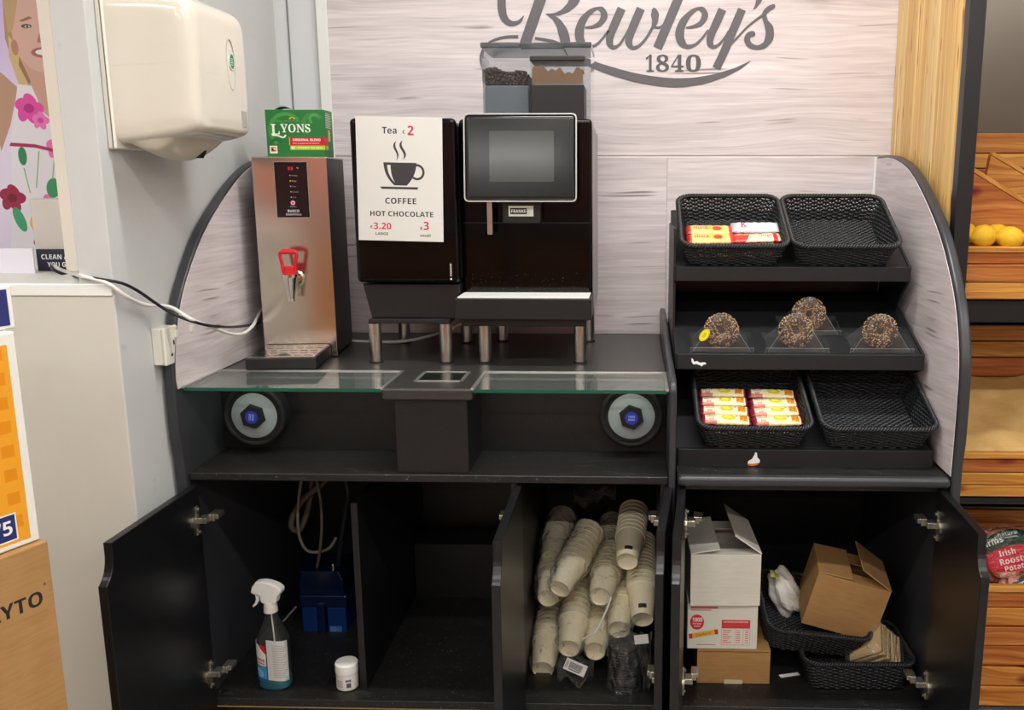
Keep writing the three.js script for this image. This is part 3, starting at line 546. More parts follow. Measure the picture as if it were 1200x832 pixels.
{
  const g = thing('wall_lettering', 'grey script lettering with the year 1840 and swoosh on wood wall', 'lettering');
  const L = (name, ...strokes) => part(name, merge(strokes.map((s, i) => ribbon(s, 0.0015 + i * 0.00012))), logoMat, g);
  L('letter_b', [[607, -46, 6], [594, -28, 9], [589, -12, 9.4], [588, 0, 9.4], [588.2, 10, 9.3], [590.5, 20, 8.5], [596, 26.3, 6.8], [603, 27.5, 5], [609, 25, 3.6], [613.8, 18.5, 1]],
    [[662, -82, 12.3], [633.2, 0, 12.3], [614, 55, 12.3]],
    [[607, -46, 5], [630, -66, 6], [662, -74, 8], [682, -58, 13], [683, -30, 13.5], [673, 0, 11.5], [666.5, 8.5, 8], [657, 14.8, 4.6], [648, 16.8, 2.4], [640, 16.3, 0.8]],
    [[640, 16.4, 0.8], [648, 19.8, 4.4], [655.5, 28, 8], [660, 38, 11.2], [662.5, 50, 11.4], [660, 60, 10]]);
  L('letter_e', [[685.5, 32.2, 2], [694, 31.6, 3.6], [703, 27.5, 5.8], [708, 18.5, 8], [705.5, 11.5, 6], [700, 9.8, 3], [690, 15.5, 6], [682, 26, 8.8], [679, 38, 10.6], [680.5, 48, 9.6], [687, 54.6, 5], [697, 53.5, 3], [705, 46.5, 2.6], [713, 36, 2.4]]);
  L('letter_w', [[728.5, 10, 9.6], [721, 27, 9.6], [715.5, 41, 9], [714.5, 49.5, 8], [718, 55.4, 4.5], [725, 53, 3], [732, 43, 2.6], [737, 34, 2.4]], [[751, 10, 9.6], [743.7, 27, 9.6], [738, 42, 9], [737, 50, 8], [741, 55.8, 4.5], [748, 54.3, 3.4], [757, 45, 3], [764, 33.5, 3.2], [767.5, 26, 6.4], [767.5, 17, 9], [766.5, 11.5, 5.6], [766, 9, 1]], [[765, 29, 3], [769, 32.2, 2.4], [774, 31.6, 2.4], [779, 27, 2]]);
  L('letter_l', [[811, -40, 10.4], [794.3, 0, 10.4], [770.5, 56.5, 10.4]]);
  L('letter_e', [[804, 32.5, 2], [812, 31.3, 3.6], [821, 27.4, 5.6], [826, 18.5, 7.4], [823.5, 11.6, 5.8], [818, 10, 3], [809, 15.5, 5.6], [800, 27, 8.8], [796.5, 39, 10], [798.5, 49, 9], [805, 54.6, 5], [815, 52, 3.2], [823, 44.5, 2.6], [830, 35, 2.4]]);
  L('letter_y', [[846.5, 11, 9.2], [839, 28, 9.2], [833, 42, 8.6], [832, 50.5, 7.4], [836, 55, 4.4], [842, 52.5, 3], [849, 44.5, 2.6], [854, 36, 2.2]], [[869.5, 11, 9.4], [858, 38, 9.6], [848, 62, 9.4], [839.5, 80, 9.4]], [[851, 62, 1.6], [856, 53, 2.2], [864, 44, 2.2], [876, 31.5, 2.3], [888, 21.8, 2.6], [895, 17, 3]]);
  L('apostrophe', [[895, -14, 8], [892, -6, 7.6], [889.5, 0, 6.3], [886, 7, 3.4], [883, 11, 0.8]]);
  L('letter_s', [[908, 5.6, 2], [906, 7.3, 5], [900.5, 10.6, 5.8], [895.8, 16, 5], [897, 24, 5.2], [901.6, 34, 9.2], [901.5, 44, 9.6], [896, 52.6, 6.6], [887, 55.6, 4.8], [878.5, 52.6, 6], [875.5, 46, 6.8], [877.5, 41, 6], [882, 40, 6.6], [884.5, 41.5, 3]]);
  L('swoosh', [[627, 44.8, 3], [640, 47, 3.4], [652, 50.6, 4.6], [672, 63, 6], [693, 74.6, 7.6], [720, 84.2, 9], [750, 92, 9.7], [790, 97, 10.2], [820, 94.6, 8.6], [845, 88.2, 6.4], [865, 80, 3.8], [879, 71.8, 1]]);
  L('swoosh', [[607.5, 43, 3.4], [595, 43.3, 3.2], [584, 45.4, 3], [573.5, 50, 2.6], [566.5, 58, 3.4], [564.5, 69, 4.6], [569, 82, 5.6], [580, 92, 6], [600, 98, 4], [622, 99, 1]]);
  const font = await new FontLoader().loadAsync('fonts/droid/droid_serif_bold.typeface.json');
  let u = 756.5;
  for (const d of '1840') {
    const tg = new TextGeometry(d, { font, size: 1, depth: 0.03, curveSegments: 10 }); tg.computeBoundingBox(); const b = tg.boundingBox;
    const w = { 1: 10, 8: 15.5, 4: 15, 0: 18 }[d], a = pz(u, 84, LOGO_Z), c = pz(u + w, 64, LOGO_Z);
    tg.translate(-b.min.x, -b.min.y, 0); tg.scale((c.x - a.x) / (b.max.x - b.min.x), (c.y - a.y) / (b.max.y - b.min.y), 0.05); tg.translate(a.x, a.y, LOGO_Z);
    part('digit', tg, mat(0x545356, 0.45), g); u += w + 2.2;
  }
}
// ---------------------------------------------------------------- hand dryer on the left wall
{
  const g = thing('hand_dryer', 'cream rounded hand dryer with green oval badge on the left wall', 'hand dryer');
  const X0 = WX + 0.012, DEP = 0.175, Z0 = 0.142, Z1 = -0.125, YT = 1.735, W = Z0 - Z1;
  // cover: cross-section in (z, y) shrinks and rounds off towards the front
  const prof = (t) => { const e = Math.pow(t, 3.2); return { x: X0 + DEP * Math.sin(Math.min(1, t * 1.02) * Math.PI / 2), s: 1 - 0.30 * Math.pow(t, 6), yb: 1.434 + 0.034 * Math.pow(t, 1.2), yt: YT - 0.05 * e }; };
  const ring = (u, p) => {                                      // rounded rectangle round the z axis of the cover
    const a = u * Math.PI * 2, c = Math.cos(a), s = Math.sin(a), n = 0.19, r = (k) => Math.sign(k) * Math.pow(Math.abs(k), n);
    const hz = W / 2 * p.s, zc = (Z0 + Z1) / 2, ym = (p.yt + p.yb) / 2, hy = (p.yt - p.yb) / 2 * (0.8 + 0.2 * p.s);
    return V3(p.x, ym + hy * r(s), zc + hz * r(c));
  };
  const cover = quadGrid((u, v) => { const q = prof(Math.min(1, v * 1.0)); return ring(u, q); }, 72, 30);
  const last = prof(1), cap = quadGrid((u, v) => { const p = ring(u, last), c = V3(last.x + 0.003, (last.yt + last.yb) / 2, (Z0 + Z1) / 2); return p.lerp(c, v); }, 72, 6);
  part('cover', merge([cover, cap]), M.dryer, g, 'cream enamelled cover');
  part('back_plate', bx(WX, X0 + 0.004, 1.424, YT + 0.006, Z1 - 0.004, Z0 + 0.004, 0.004, 2), M.whitePlastic, g);
  part('seam', bx(X0 - 0.0015, X0 + 0.0005, 1.426, YT, Z0 + 0.0041, Z0 + 0.0048, 0), mat(0x6b675f, 0.6), g);
  part('underside', quadGrid((u, v) => { const x = X0 + 0.01 + (DEP - 0.03) * u, z = Z1 + 0.012 + (W - 0.024) * v; return V3(x, 1.440 + 0.032 * u - 0.050 * Math.sin(Math.min(1, u * 1.15) * Math.PI) * Math.pow(Math.sin(v * Math.PI), 0.35), z); }, 24, 24), mat(0xcfc8b8, 0.35), g, 'rounded lower shell');
  const nz = part('nozzle', cyl(0.012, 0.02, 0.016, 24).translate(X0 + 0.085, 1.418, -0.03), M.satinBlack, g, 'dark air nozzle');
  const bt = canvasTex(200, 220, (x) => { x.fillStyle = '#e9e8de'; x.fillRect(0, 0, 200, 220); x.fillStyle = '#2e7d5a'; x.beginPath(); x.ellipse(100, 110, 80, 96, 0, 0, 7); x.fill(); x.fillStyle = '#dfeee2'; for (let i = 0; i < 4; i++) x.fillRect(58, 62 + i * 26, 84, 8); });
  const xf = X0 + DEP + 0.0005;
  const o = part('badge', cyl(0.016, 0.016, 0.003, 24).rotateZ(Math.PI / 2).scale(1, 1.1, 0.85), print(bt, 0.4), g, 'green oval badge'); o.position.set(xf + 0.002, 1.612, -0.025);
  part('badge_ring', tube([...Array(16).keys()].map((i) => V3(xf + 0.0015, 1.605 + 0.052 * Math.sin(i / 16 * 6.283), -0.022 + 0.020 * Math.cos(i / 16 * 6.283))), 0.0012, 60, 6, true), mat(0xb9b5aa, 0.4), g);
  const tx = canvasTex(160, 160, (x) => { x.fillStyle = '#c9c8c2'; x.fillRect(0, 0, 160, 160); x.fillStyle = '#a9a8a2'; x.fillRect(20, 20, 120, 40); });
  part('notice_sticker', bx(xf - 0.0005, xf + 0.001, 1.478, 1.512, -0.088, -0.062, 0), mat(0xa9a9a4, 0.4), g, 'grey sticker');
}
// ---------------------------------------------------------------- double socket on the left wall, two mains cables
{
  const g = thing('double_socket', 'white double wall socket beside the counter side', 'socket');
  const a = px(178, 405, WX), zc = a.z - 0.073;
  const y0 = px(182, 428, WX).y, y1 = px(180, 384, WX).y;
  part('pattress', bx(WX, WX + 0.022, y0, y1, zc - 0.073, zc + 0.073, 0.003), M.whitePlastic, g);
  part('face_plate', bx(WX + 0.0221, WX + 0.030, y0 - 0.001, y1 + 0.001, zc - 0.074, zc + 0.074, 0.003), M.whitePlastic, g);
  const pins = [], sw = []; for (const s of [-1, 1]) { const c = zc + s * 0.036, y = (y0 + y1) / 2 - 0.012; pins.push(bx(WX + 0.0301, WX + 0.0305, y + 0.012, y + 0.022, c - 0.003, c + 0.003, 0), bx(WX + 0.0301, WX + 0.0305, y - 0.012, y - 0.006, c - 0.016, c - 0.008, 0), bx(WX + 0.0301, WX + 0.0305, y - 0.012, y - 0.006, c + 0.008, c + 0.016, 0)); sw.push(bx(WX + 0.0301, WX + 0.034, y + 0.026, y + 0.042, c - 0.018, c - 0.004, 0.001)); }
  part('pin_holes', merge(pins), M.rubber, g).userData.kind = 'stuff'; for (const s of sw) part('switch', s, M.whitePlastic, g);
}
{
  const yl = 1.163;
  const path = (a) => a.map(([u, v, k, d]) => (k === 'y' ? py(u, v, d) : k === 'x' ? px(u, v, d) : pz(u, v, d)));
  single('mains_cable', tube(path([[64, 309, 'y', yl + 0.004], [69, 315, 'y', yl + 0.005], [78, 319, 'z', -0.03], [88, 321, 'z', 0.08], [98, 324, 'z', 0.187], [114, 328, 'z', 0.19], [128, 333, 'z', 0.19], [146, 346, 'x', -1.032], [170, 357, 'x', -1.03], [200, 360, 'z', 0.036], [222, 373, 'z', 0.04], [250, 384, 'z', -0.05], [270, 391, 'z', -0.14], [284, 391, 'z', -0.22], [296, 382, 'z', -0.32], [303, 369, 'z', -0.42], [312, 355, 'z', -0.55]]), 0.0042, 120), mat(0xe6e4de, 0.4), 'white mains cable running from the ledge to the water boiler', 'cable');
  single('mains_cable', tube(path([[60, 310, 'y', yl + 0.003], [66, 318, 'y', yl + 0.003], [80, 323, 'z', -0.01], [90, 324, 'z', 0.09], [104, 325, 'z', 0.186], [122, 328, 'z', 0.189], [140, 331, 'x', -1.036], [160, 340, 'x', -1.03], [185, 357, 'x', -1.02], [205, 369, 'z', 0.044], [230, 378, 'z', 0.03], [262, 383, 'z', -0.10], [292, 381, 'z', -0.33], [310, 376, 'z', -0.52]]), 0.0034, 120), mat(0x17171a, 0.45), 'black mains cable twisted with the white one over the ledge', 'cable');
  single('mains_cable', tube([pz(400, 399, -0.62), pz(450, 401, -0.58), pz(480, 399, -0.56), pz(520, 388, -0.52), pz(552, 374, -0.52), pz(575, 368, -0.60)], 0.0045, 60), mat(0xd4d3cd, 0.4), 'white cable lying on the worktop behind the machine legs', 'cable');
}
// ---------------------------------------------------------------- cup dispensers set in the recess board
function dispenser(u, v, label, turn, light) {
  const c = pz(u, v, CAVZ + 0.05), g = local('cup_dispenser', label, 'cup dispenser');
  part('sleeve', new THREE.TorusGeometry(0.070, 0.007, 12, 48), M.rubber, g);
  part('barrel', cyl(0.071, 0.067, 0.05, 40).rotateX(Math.PI / 2).translate(0, 0, -0.025), M.rubber, g);
  const disc = lathe([[0.022, 0.006], [0.04, 0.004], [0.056, 0.0], [0.062, -0.003], [0.062, -0.008]], 48); disc.rotateX(Math.PI / 2); part('plate', disc, mat(0x9aa3a5, 0.35), g, 'grey round membrane');
  const hex = cyl(0.031, 0.029, 0.012, 6).rotateX(Math.PI / 2); hex.translate(0, 0, 0.011); const hm = part('hub', hex, M.rubber, g, 'black hexagonal hub'); hm.rotation.z = 0.2;
  const tex = canvasTex(160, 160, (x) => { x.fillStyle = '#1d2b8c'; x.fillRect(0, 0, 160, 160); x.fillStyle = '#2b3cae'; x.beginPath(); x.arc(80, 80, 70, 0, 7); x.fill(); text(x, '12OZ', 80, 62, 34, '#b9c3ee'); text(x, 'MAXI', 80, 98, 30, '#b9c3ee'); });
  const lb = part('hub_label', new THREE.CircleGeometry(0.0165, 30), print(tex, 0.3), g, 'blue round label'); put(lb, 0, 0, 0.0176, 0, 0, turn);
  put(g, c.x, c.y, c.z);
}
dispenser(298, 487, 'round grey cup dispenser with blue label turned sideways in the recess below the boiler', 1.45);
dispenser(740, 488, 'round grey cup dispenser with upright blue label in the recess beside the snack display', 0.0);
// ---------------------------------------------------------------- woven baskets
function basketParts(W, D, H, taper = 0.86) {
  const rc = 0.035, loop = (s, k, out) => {                     // point on a rounded rectangle of scale k, s in 0..1, pushed outwards by out
    const w = W * k - 2 * rc, d = D * k - 2 * rc, q = Math.PI / 2 * rc, P = 2 * w + 2 * d + 4 * q; let t = ((s % 1) + 1) % 1 * P;
    const seg = [[w, 0], [q, 1], [d, 2], [q, 3], [w, 4], [q, 5], [d, 6], [q, 7]]; let i = 0; while (t > seg[i][0]) { t -= seg[i][0]; i = (i + 1) % 8; }
    let x, z, nx, nz; const a = t / rc;
    switch (i) {
      case 0: x = -w / 2 + t; z = d / 2 + rc; nx = 0; nz = 1; break;
      case 1: nx = Math.sin(a); nz = Math.cos(a); x = w / 2 + rc * nx; z = d / 2 + rc * nz; break;
      case 2: x = w / 2 + rc; z = d / 2 - t; nx = 1; nz = 0; break;
      case 3: nx = Math.cos(a); nz = -Math.sin(a); x = w / 2 + rc * nx; z = -d / 2 + rc * nz; break;
      case 4: x = w / 2 - t; z = -d / 2 - rc; nx = 0; nz = -1; break;
      case 5: nx = -Math.sin(a); nz = -Math.cos(a); x = -w / 2 + rc * nx; z = -d / 2 + rc * nz; break;
      case 6: x = -w / 2 - rc; z = -d / 2 + t; nx = -1; nz = 0; break;
      default: nx = -Math.cos(a); nz = Math.sin(a); x = -w / 2 + rc * nx; z = d / 2 + rc * nz;
    }
    return [x + nx * out, z + nz * out];
  };
  const stakes = 62, rows = Math.round(H / 0.0052), g = [];
  class Strand extends THREE.Curve { constructor(f) { super(); this.f = f; } getPoint(t, o = V3(0, 0, 0)) { const p = this.f(t); return o.set(p[0], p[1], p[2]); } }
  for (let r = 0; r < rows; r++) {
    const y = 0.004 + r * (H - 0.006) / rows, k = taper + (1 - taper) * (y / H);
    g.push(new THREE.TubeGeometry(new Strand((t) => { const [x, z] = loop(t, k, 0.0025 * Math.sin(t * stakes * Math.PI + (r % 2) * Math.PI)); return [x, y + 0.0004 * Math.sin(t * 90 + r), z]; }), stakes * 3, 0.0028, 4, true));
  }
  for (let i = 0; i < stakes; i++) {                            // upright stakes
    const s = (i + 0.5) / stakes, [x0, z0] = loop(s, taper, 0), [x1, z1] = loop(s, 1, 0);
    g.push(tube([V3(x0, 0.002, z0), V3(x1, H, z1)], 0.0024, 1, 4));
  }
  const rim = [];
  for (const ph of [0, 2.09, 4.19]) rim.push(new THREE.TubeGeometry(new Strand((t) => { const a = t * 46 * 6.283 + ph, [x, z] = loop(t, 1, 0.004 * Math.cos(a)); return [x, H + 0.003 + 0.004 * Math.sin(a), z]; }), 360, 0.0033, 5, true));
  const base = [], w = W * taper, d = D * taper, nz = 34, nx = 26;
  for (let j = 0; j < nz; j++) { const z = -d / 2 + 0.006 + (d - 0.012) * j / (nz - 1), pts = []; base.push(new THREE.TubeGeometry(new Strand((t) => [(t - 0.5) * (w - 0.008), 0.003 + 0.0014 * Math.sin(t * nx * Math.PI + (j % 2) * Math.PI), z]), 44, 0.0026, 4, false)); }
  for (let i = 0; i < nx; i++) { const x = -w / 2 + 0.008 + (w - 0.016) * (i + 0.5) / nx; base.push(tube([V3(x, 0.003, -d / 2 + 0.004), V3(x, 0.003, d / 2 - 0.004)], 0.0018, 1, 4)); }
  return { weave: merge(g), rim: merge(rim), base: merge(base) };
}
const snackBasket = basketParts(0.262, 0.262, 0.062);
function basket(label, parts, group) { const g = local('wicker_basket', label, 'basket', group); part('weave', parts.weave, M.wicker, g); part('rim', parts.rim, M.wicker, g, 'twisted rim'); part('base', parts.base, M.wicker, g); return g; }
function onTier(i, x, s, lift = 0) { const [y, z, a] = TIER[i]; return [x, y - 0.004 + s * Math.sin(a) + lift * Math.cos(a), z - 0.010 - s * Math.cos(a) + lift * Math.sin(a), a]; }   // a point s metres up the tray
const bp = [[0, 0.2495, 'top tier basket holding red and white snack bars'], [0, 0.5215, 'empty black wicker basket on the upper tier next to the filled one'], [2, 0.283, 'low tier basket filled with yellow and pink snack bars'], [2, 0.568, 'empty black wicker basket on the low tier next to the bars']];
const baskets = bp.map(([i, x, label]) => { const g = basket('black wicker ' .length && label.startsWith('empty') ? label : 'black wicker ' + label, snackBasket); put(g, ...onTier(i, x, 0.121, 0.003)); return g; });

// ---------------------------------------------------------------- wrapped snack bars
function wrapper(L, w, t) {                                     // pillow pack with flat crimped ends, along x, printed side up
  return quadGrid((u, v) => {
    const a = v * Math.PI * 2, e = Math.min(1, Math.min(u, 1 - u) / 0.13), f = Math.sqrt(Math.max(0, 1 - (1 - e) * (1 - e)));
    const zig = e === 0 ? 0.0015 * Math.sin(v * 60) : 0, wob = 1 + 0.05 * Math.sin(u * 23 + v * 7);
    return V3((u - 0.5) * L + zig, t / 2 + t / 2 * Math.sin(a) * f * wob + 0.0006 * Math.sin(u * 40), Math.cos(a) * w / 2 * (0.93 + 0.07 * f));
  }, 30, 24);
}
const barGeo = wrapper(0.112, 0.034, 0.015);
const wrapTex = (fn) => canvasTex(520, 320, (x) => { fn(x); });
const gold = print(wrapTex((x) => { x.fillStyle = '#e6c878'; x.fillRect(0, 0, 520, 320); x.fillStyle = '#c8362c'; x.fillRect(0, 0, 46, 320); x.fillRect(474, 0, 46, 320); for (const y of [70, 230]) { x.fillStyle = '#e8b93c'; x.beginPath(); x.ellipse(330, y, 80, 40, 0, 0, 7); x.fill(); x.fillStyle = '#d8402c'; x.beginPath(); x.ellipse(340, y + 12, 50, 26, 0, 0, 7); x.fill(); text(x, 'snack', 160, y, 60, '#cc3a30', { font: 'serif' }); } }), 0.3);
const redw = print(wrapTex((x) => { x.fillStyle = '#ddd4b4'; x.fillRect(0, 0, 520, 320); x.fillStyle = '#df3a2c'; x.beginPath(); x.moveTo(0, 0); x.lineTo(330, 0); x.lineTo(120, 320); x.lineTo(0, 320); x.fill(); x.fillStyle = '#f08a3a'; x.fillRect(90, 60, 240, 22); x.fillRect(60, 200, 260, 22); for (const y of [80, 235]) { text(x, 'crispy', 350, y, 50, '#3c5a32', { font: 'serif' }); } x.fillStyle = '#cf2a2a'; x.fillRect(430, 0, 50, 320); }), 0.3);
const whitew = print(wrapTex((x) => { x.fillStyle = '#d9d6d8'; x.fillRect(0, 0, 520, 320); x.fillStyle = '#b9b7bb'; x.fillRect(0, 0, 60, 320); for (const y of [70, 230]) { text(x, 'K', 130, y, 90, '#b12a48', { font: 'serif' }); x.strokeStyle = '#c9aab2'; x.lineWidth = 5; x.beginPath(); x.moveTo(180, y); x.bezierCurveTo(260, y - 40, 340, y + 30, 440, y - 10); x.stroke(); } }), 0.25);
const fruit = print(wrapTex((x) => { x.fillStyle = '#f0dfae'; x.fillRect(0, 0, 520, 320); x.fillStyle = '#c97a6a'; x.fillRect(0, 0, 150, 320); x.fillStyle = '#f2e6c0'; x.fillRect(24, 40, 150, 70); x.fillRect(24, 200, 150, 70); x.fillStyle = '#9a2444'; x.fillRect(0, 0, 20, 320); x.fillRect(500, 0, 20, 320); for (const y of [80, 235]) { x.fillStyle = '#c9c23a'; x.beginPath(); x.ellipse(280, y, 74, 34, 0.1, 0, 7); x.fill(); x.fillStyle = '#e6dc58'; x.beginPath(); x.ellipse(270, y - 8, 44, 20, 0.1, 0, 7); x.fill(); x.fillStyle = '#6a8f9c'; x.beginPath(); x.arc(370, y - 24, 16, 0, 7); x.fill(); x.fillStyle = '#d08a2c'; x.fillRect(400, y - 44, 84, 88); x.fillStyle = '#a85a2a'; for (let i = 0; i < 9; i++) x.fillRect(404 + (i * 29) % 76, y - 40 + (i * 17) % 76, 12, 10); text(x, 'FRUIT', 92, y - 10, 36, '#a8485a'); text(x, 'BAR', 92, y + 24, 30, '#a8485a'); } }), 0.3);
function bar(name, m, tier, x, s, lift, label, group, yaw = 0, roll = 0) {
  const b = part(numbered(name), barGeo, m, scene); b.userData = { label, category: 'snack bar' }; if (group) b.userData.group = group;
  const [X, Y, Z, a] = onTier(tier, x, s, lift); b.position.set(X, Y, Z); b.rotation.set(a + rr(-0.06, 0.06), yaw + rr(-0.05, 0.05), roll, 'XYZ'); return b; // lies flat on the sloping tray
}
const gg = 'gold wrapped bars in the upper basket', wg = 'white wrapped bars in the upper basket';
for (const [s, l, y] of [[0.047, 0.008, 0.02], [0.084, 0.008, 0.0], [0.121, 0.008, -0.01], [0.054, 0.022, 0.01], [0.093, 0.022, -0.02], [0.130, 0.022, 0.0], [0.068, 0.036, 0.02], [0.112, 0.036, -0.02]]) bar('snack_bar', gold, 0, 0.196, s, l, 'gold and red wrapped snack bar in the upper tier basket', gg, y).scale.set(1.04, 1, 1.2);
for (const [s, l, y] of [[0.049, 0.008, 0.0], [0.086, 0.008, 0.0], [0.060, 0.022, -0.02], [0.072, 0.036, 0.05]]) bar('snack_bar', redw, 0, 0.312, s, l, 'red and cream wrapped snack bar beside the gold bars in the upper tier basket', 'red wrapped bars in the upper basket', y).scale.set(1.08, 1, 1.2);
for (const [s, l, y] of [[0.124, 0.008, 0.03], [0.100, 0.022, -0.02], [0.138, 0.022, -0.02], [0.122, 0.037, 0.02]]) bar('snack_bar', whitew, 0, 0.312, s, l, 'white foil snack bar with red letter in the upper tier basket', wg, y).scale.set(1.08, 1.15, 1.25);
for (let c = 0; c < 2; c++) for (let r = 0; r < 5; r++) bar('snack_bar', fruit, 2, c ? 0.344 : 0.222, 0.044 + r * 0.0375, 0.016 + rr(0, 0.004), c ? 'cream and yellow fruit bar in the column of bars beside the empty low basket' : 'cream and yellow fruit bar in the column of bars beside the divider', c ? 'fruit bars, column beside the empty basket' : 'fruit bars, column beside the divider', rr(-0.05, 0.05), rr(-0.04, 0.04));
for (let c = 0; c < 2; c++) for (let r = 0; r < 4; r++) bar('snack_bar', fruit, 2, c ? 0.346 : 0.224, 0.060 + r * 0.039, 0.032 + rr(0, 0.004), c ? 'cream and yellow fruit bar in the column of bars beside the empty low basket' : 'cream and yellow fruit bar in the column of bars beside the divider', c ? 'fruit bars, column beside the empty basket' : 'fruit bars, column beside the divider', rr(-0.06, 0.06), rr(-0.04, 0.04));
{ const [X, Y, Z, a] = onTier(0, 0.45, 0.016, 0.012); const c = pz(975, 291, Z + 0.004); const m = single('shelf_ticket', rbox(0.038, 0.009, 0.0008, 0), mat(0x7a72c0, 0.5), 'small violet ticket stuck inside the rim of the empty upper basket', 'ticket'); worldThings.pop(); put(m, 0.416, 1.200, -0.302, -0.5); }

// ---------------------------------------------------------------- doughnuts in clear packs
function nuttyDonut() {
  const g = new THREE.TorusGeometry(0.0255, 0.0155, 16, 32), p = g.attributes.position; g.deleteAttribute('uv');
  const bits = [g.toNonIndexed()], cols = []; const n0 = bits[0].attributes.position.count; for (let i = 0; i < n0; i++) cols.push(0.045, 0.022, 0.012);
  const bit = new THREE.OctahedronGeometry(0.0027); bit.deleteAttribute('uv');
  for (let i = 0; i < 760; i++) {
    const a = rr(0, 6.283), b = rr(0, 6.283), R = 0.0255 + 0.0158 * Math.cos(b), q = bit.clone(); q.scale(rr(0.6, 1.3), rr(0.5, 1), rr(0.5, 1)); q.rotateX(rr(0, 6)); q.rotateY(rr(0, 6)); q.translate(R * Math.cos(a), R * Math.sin(a), 0.0158 * Math.sin(b));
    const h = q.index ? q.toNonIndexed() : q; bits.push(h); const t = rnd(), c = t < 0.5 ? [0.50, 0.32, 0.18] : t < 0.72 ? [0.30, 0.16, 0.08] : t < 0.9 ? [0.62, 0.46, 0.30] : [0.10, 0.045, 0.02]; for (let k = 0; k < h.attributes.position.count; k++) cols.push(...c);
  }
  const m = mergeGeometries(bits.map((q) => { for (const k of Object.keys(q.attributes)) if (!['position', 'normal'].includes(k)) q.deleteAttribute(k); return q; }));
  m.setAttribute('color', new THREE.Float32BufferAttribute(cols, 3)); return m;
}
const donutGeo = nuttyDonut(), donutMat = mat(0xffffff, 0.55, 0, { vertexColors: true });
function packGeo() {                                            // folded clear pack: tray lip below, two sloping faces meeting in a short ridge
  const bw = 0.074, bd = 0.040, t = 0.014, h = 0.084, rw = 0.012, out = [];
  const tri = (...v) => { const pos = []; for (let i = 1; i + 1 < v.length; i++) pos.push(...v[0], ...v[i], ...v[i + 1]); const g = new THREE.BufferGeometry(); g.setAttribute('position', new THREE.Float32BufferAttribute(pos, 3)); g.computeVertexNormals(); g.setAttribute('uv', new THREE.Float32BufferAttribute(new Float32Array(pos.length / 3 * 2), 2)); out.push(g); };
  const A = [-bw, 0, bd], B = [bw, 0, bd], C = [bw, 0, -bd], D = [-bw, 0, -bd], up = (p, y, k = 1) => [p[0] * k, y, p[2] * k];
  tri(A, B, up(B, t, 1.03), up(A, t, 1.03)); tri(B, C, up(C, t, 1.03), up(B, t, 1.03)); tri(C, D, up(D, t, 1.03), up(C, t, 1.03)); tri(D, A, up(A, t, 1.03), up(D, t, 1.03));
  const a = up(A, 0.002, 0.93), b = up(B, 0.002, 0.93), c = up(C, 0.002, 0.93), d = up(D, 0.002, 0.93), R0 = [-rw, h, 0.006], R1 = [rw, h, 0.006], R2 = [rw, h, -0.006], R3 = [-rw, h, -0.006];
  tri(a, b, R1, R0); tri(b, c, R2, R1); tri(c, d, R3, R2); tri(d, a, R0, R3); tri(R0, R1, R2, R3);
  return merge(out);
}
const packG = packGeo();
function donutPack(u, v, s, label, sticker) {
  const g = local('doughnut_pack', label, 'doughnut pack');
  part('pack', packG, M.clear, g, 'clear folded plastic pack');
  const rim = part('pack_edges', merge([[[-0.076, 0.014, 0.041], [0.076, 0.014, 0.041]], [[-0.069, 0.003, 0.037], [-0.012, 0.084, 0.006]], [[0.069, 0.003, 0.037], [0.012, 0.084, 0.006]], [[-0.012, 0.084, 0.006], [0.012, 0.084, 0.006]], [[-0.076, 0.0, 0.041], [-0.076, 0.014, 0.041]], [[0.076, 0.0, 0.041], [0.076, 0.014, 0.041]]].map(([p, q]) => tube([V3(...p), V3(...q)], 0.0006, 1, 5))), mat(0xc4d2d2, 0.1, 0, { transmission: 0.72, thickness: 0 }), g, 'bright folded edges of the pack');
  const d = part('doughnut', donutGeo, donutMat, g, 'chocolate doughnut covered in chopped nuts'); put(d, 0, 0.0405, 0.0, -0.42, 0, rr(0, 6));
  if (sticker) { const tx = canvasTex(160, 240, (x) => { x.fillStyle = '#f2e21e'; x.fillRect(0, 0, 160, 240); x.strokeStyle = '#5a4a10'; x.lineWidth = 5; x.beginPath(); x.ellipse(80, 120, 66, 100, 0, 0, 7); x.stroke(); for (let i = 0; i < 5; i++) { x.fillStyle = '#3a3a18'; x.fillRect(46, 70 + i * 22, 66, 7); } }); const sg = new THREE.CircleGeometry(0.014, 28); sg.scale(0.72, 1.2, 1); const m = part('sticker', sg, print(tx, 0.4), g, 'yellow oval sticker'); put(m, -0.043, 0.042, 0.0285, -0.35, -0.1, -0.62); }
  const p = onTier(1, 0, s, 0.001), w = pz(u, v, p[2]); put(g, w.x, p[1], p[2], 0.349 * 0.9);
}
donutPack(844.5, 400, 0.046, 'clear doughnut pack with a yellow oval sticker beside the divider', true);
donutPack(931, 400, 0.046, 'clear doughnut pack standing in front of another pack on the middle tier');
donutPack(946, 388, 0.132, 'clear doughnut pack half hidden behind another pack on the middle tier');
donutPack(1029, 400, 0.046, 'clear doughnut pack standing alone near the pale side board');
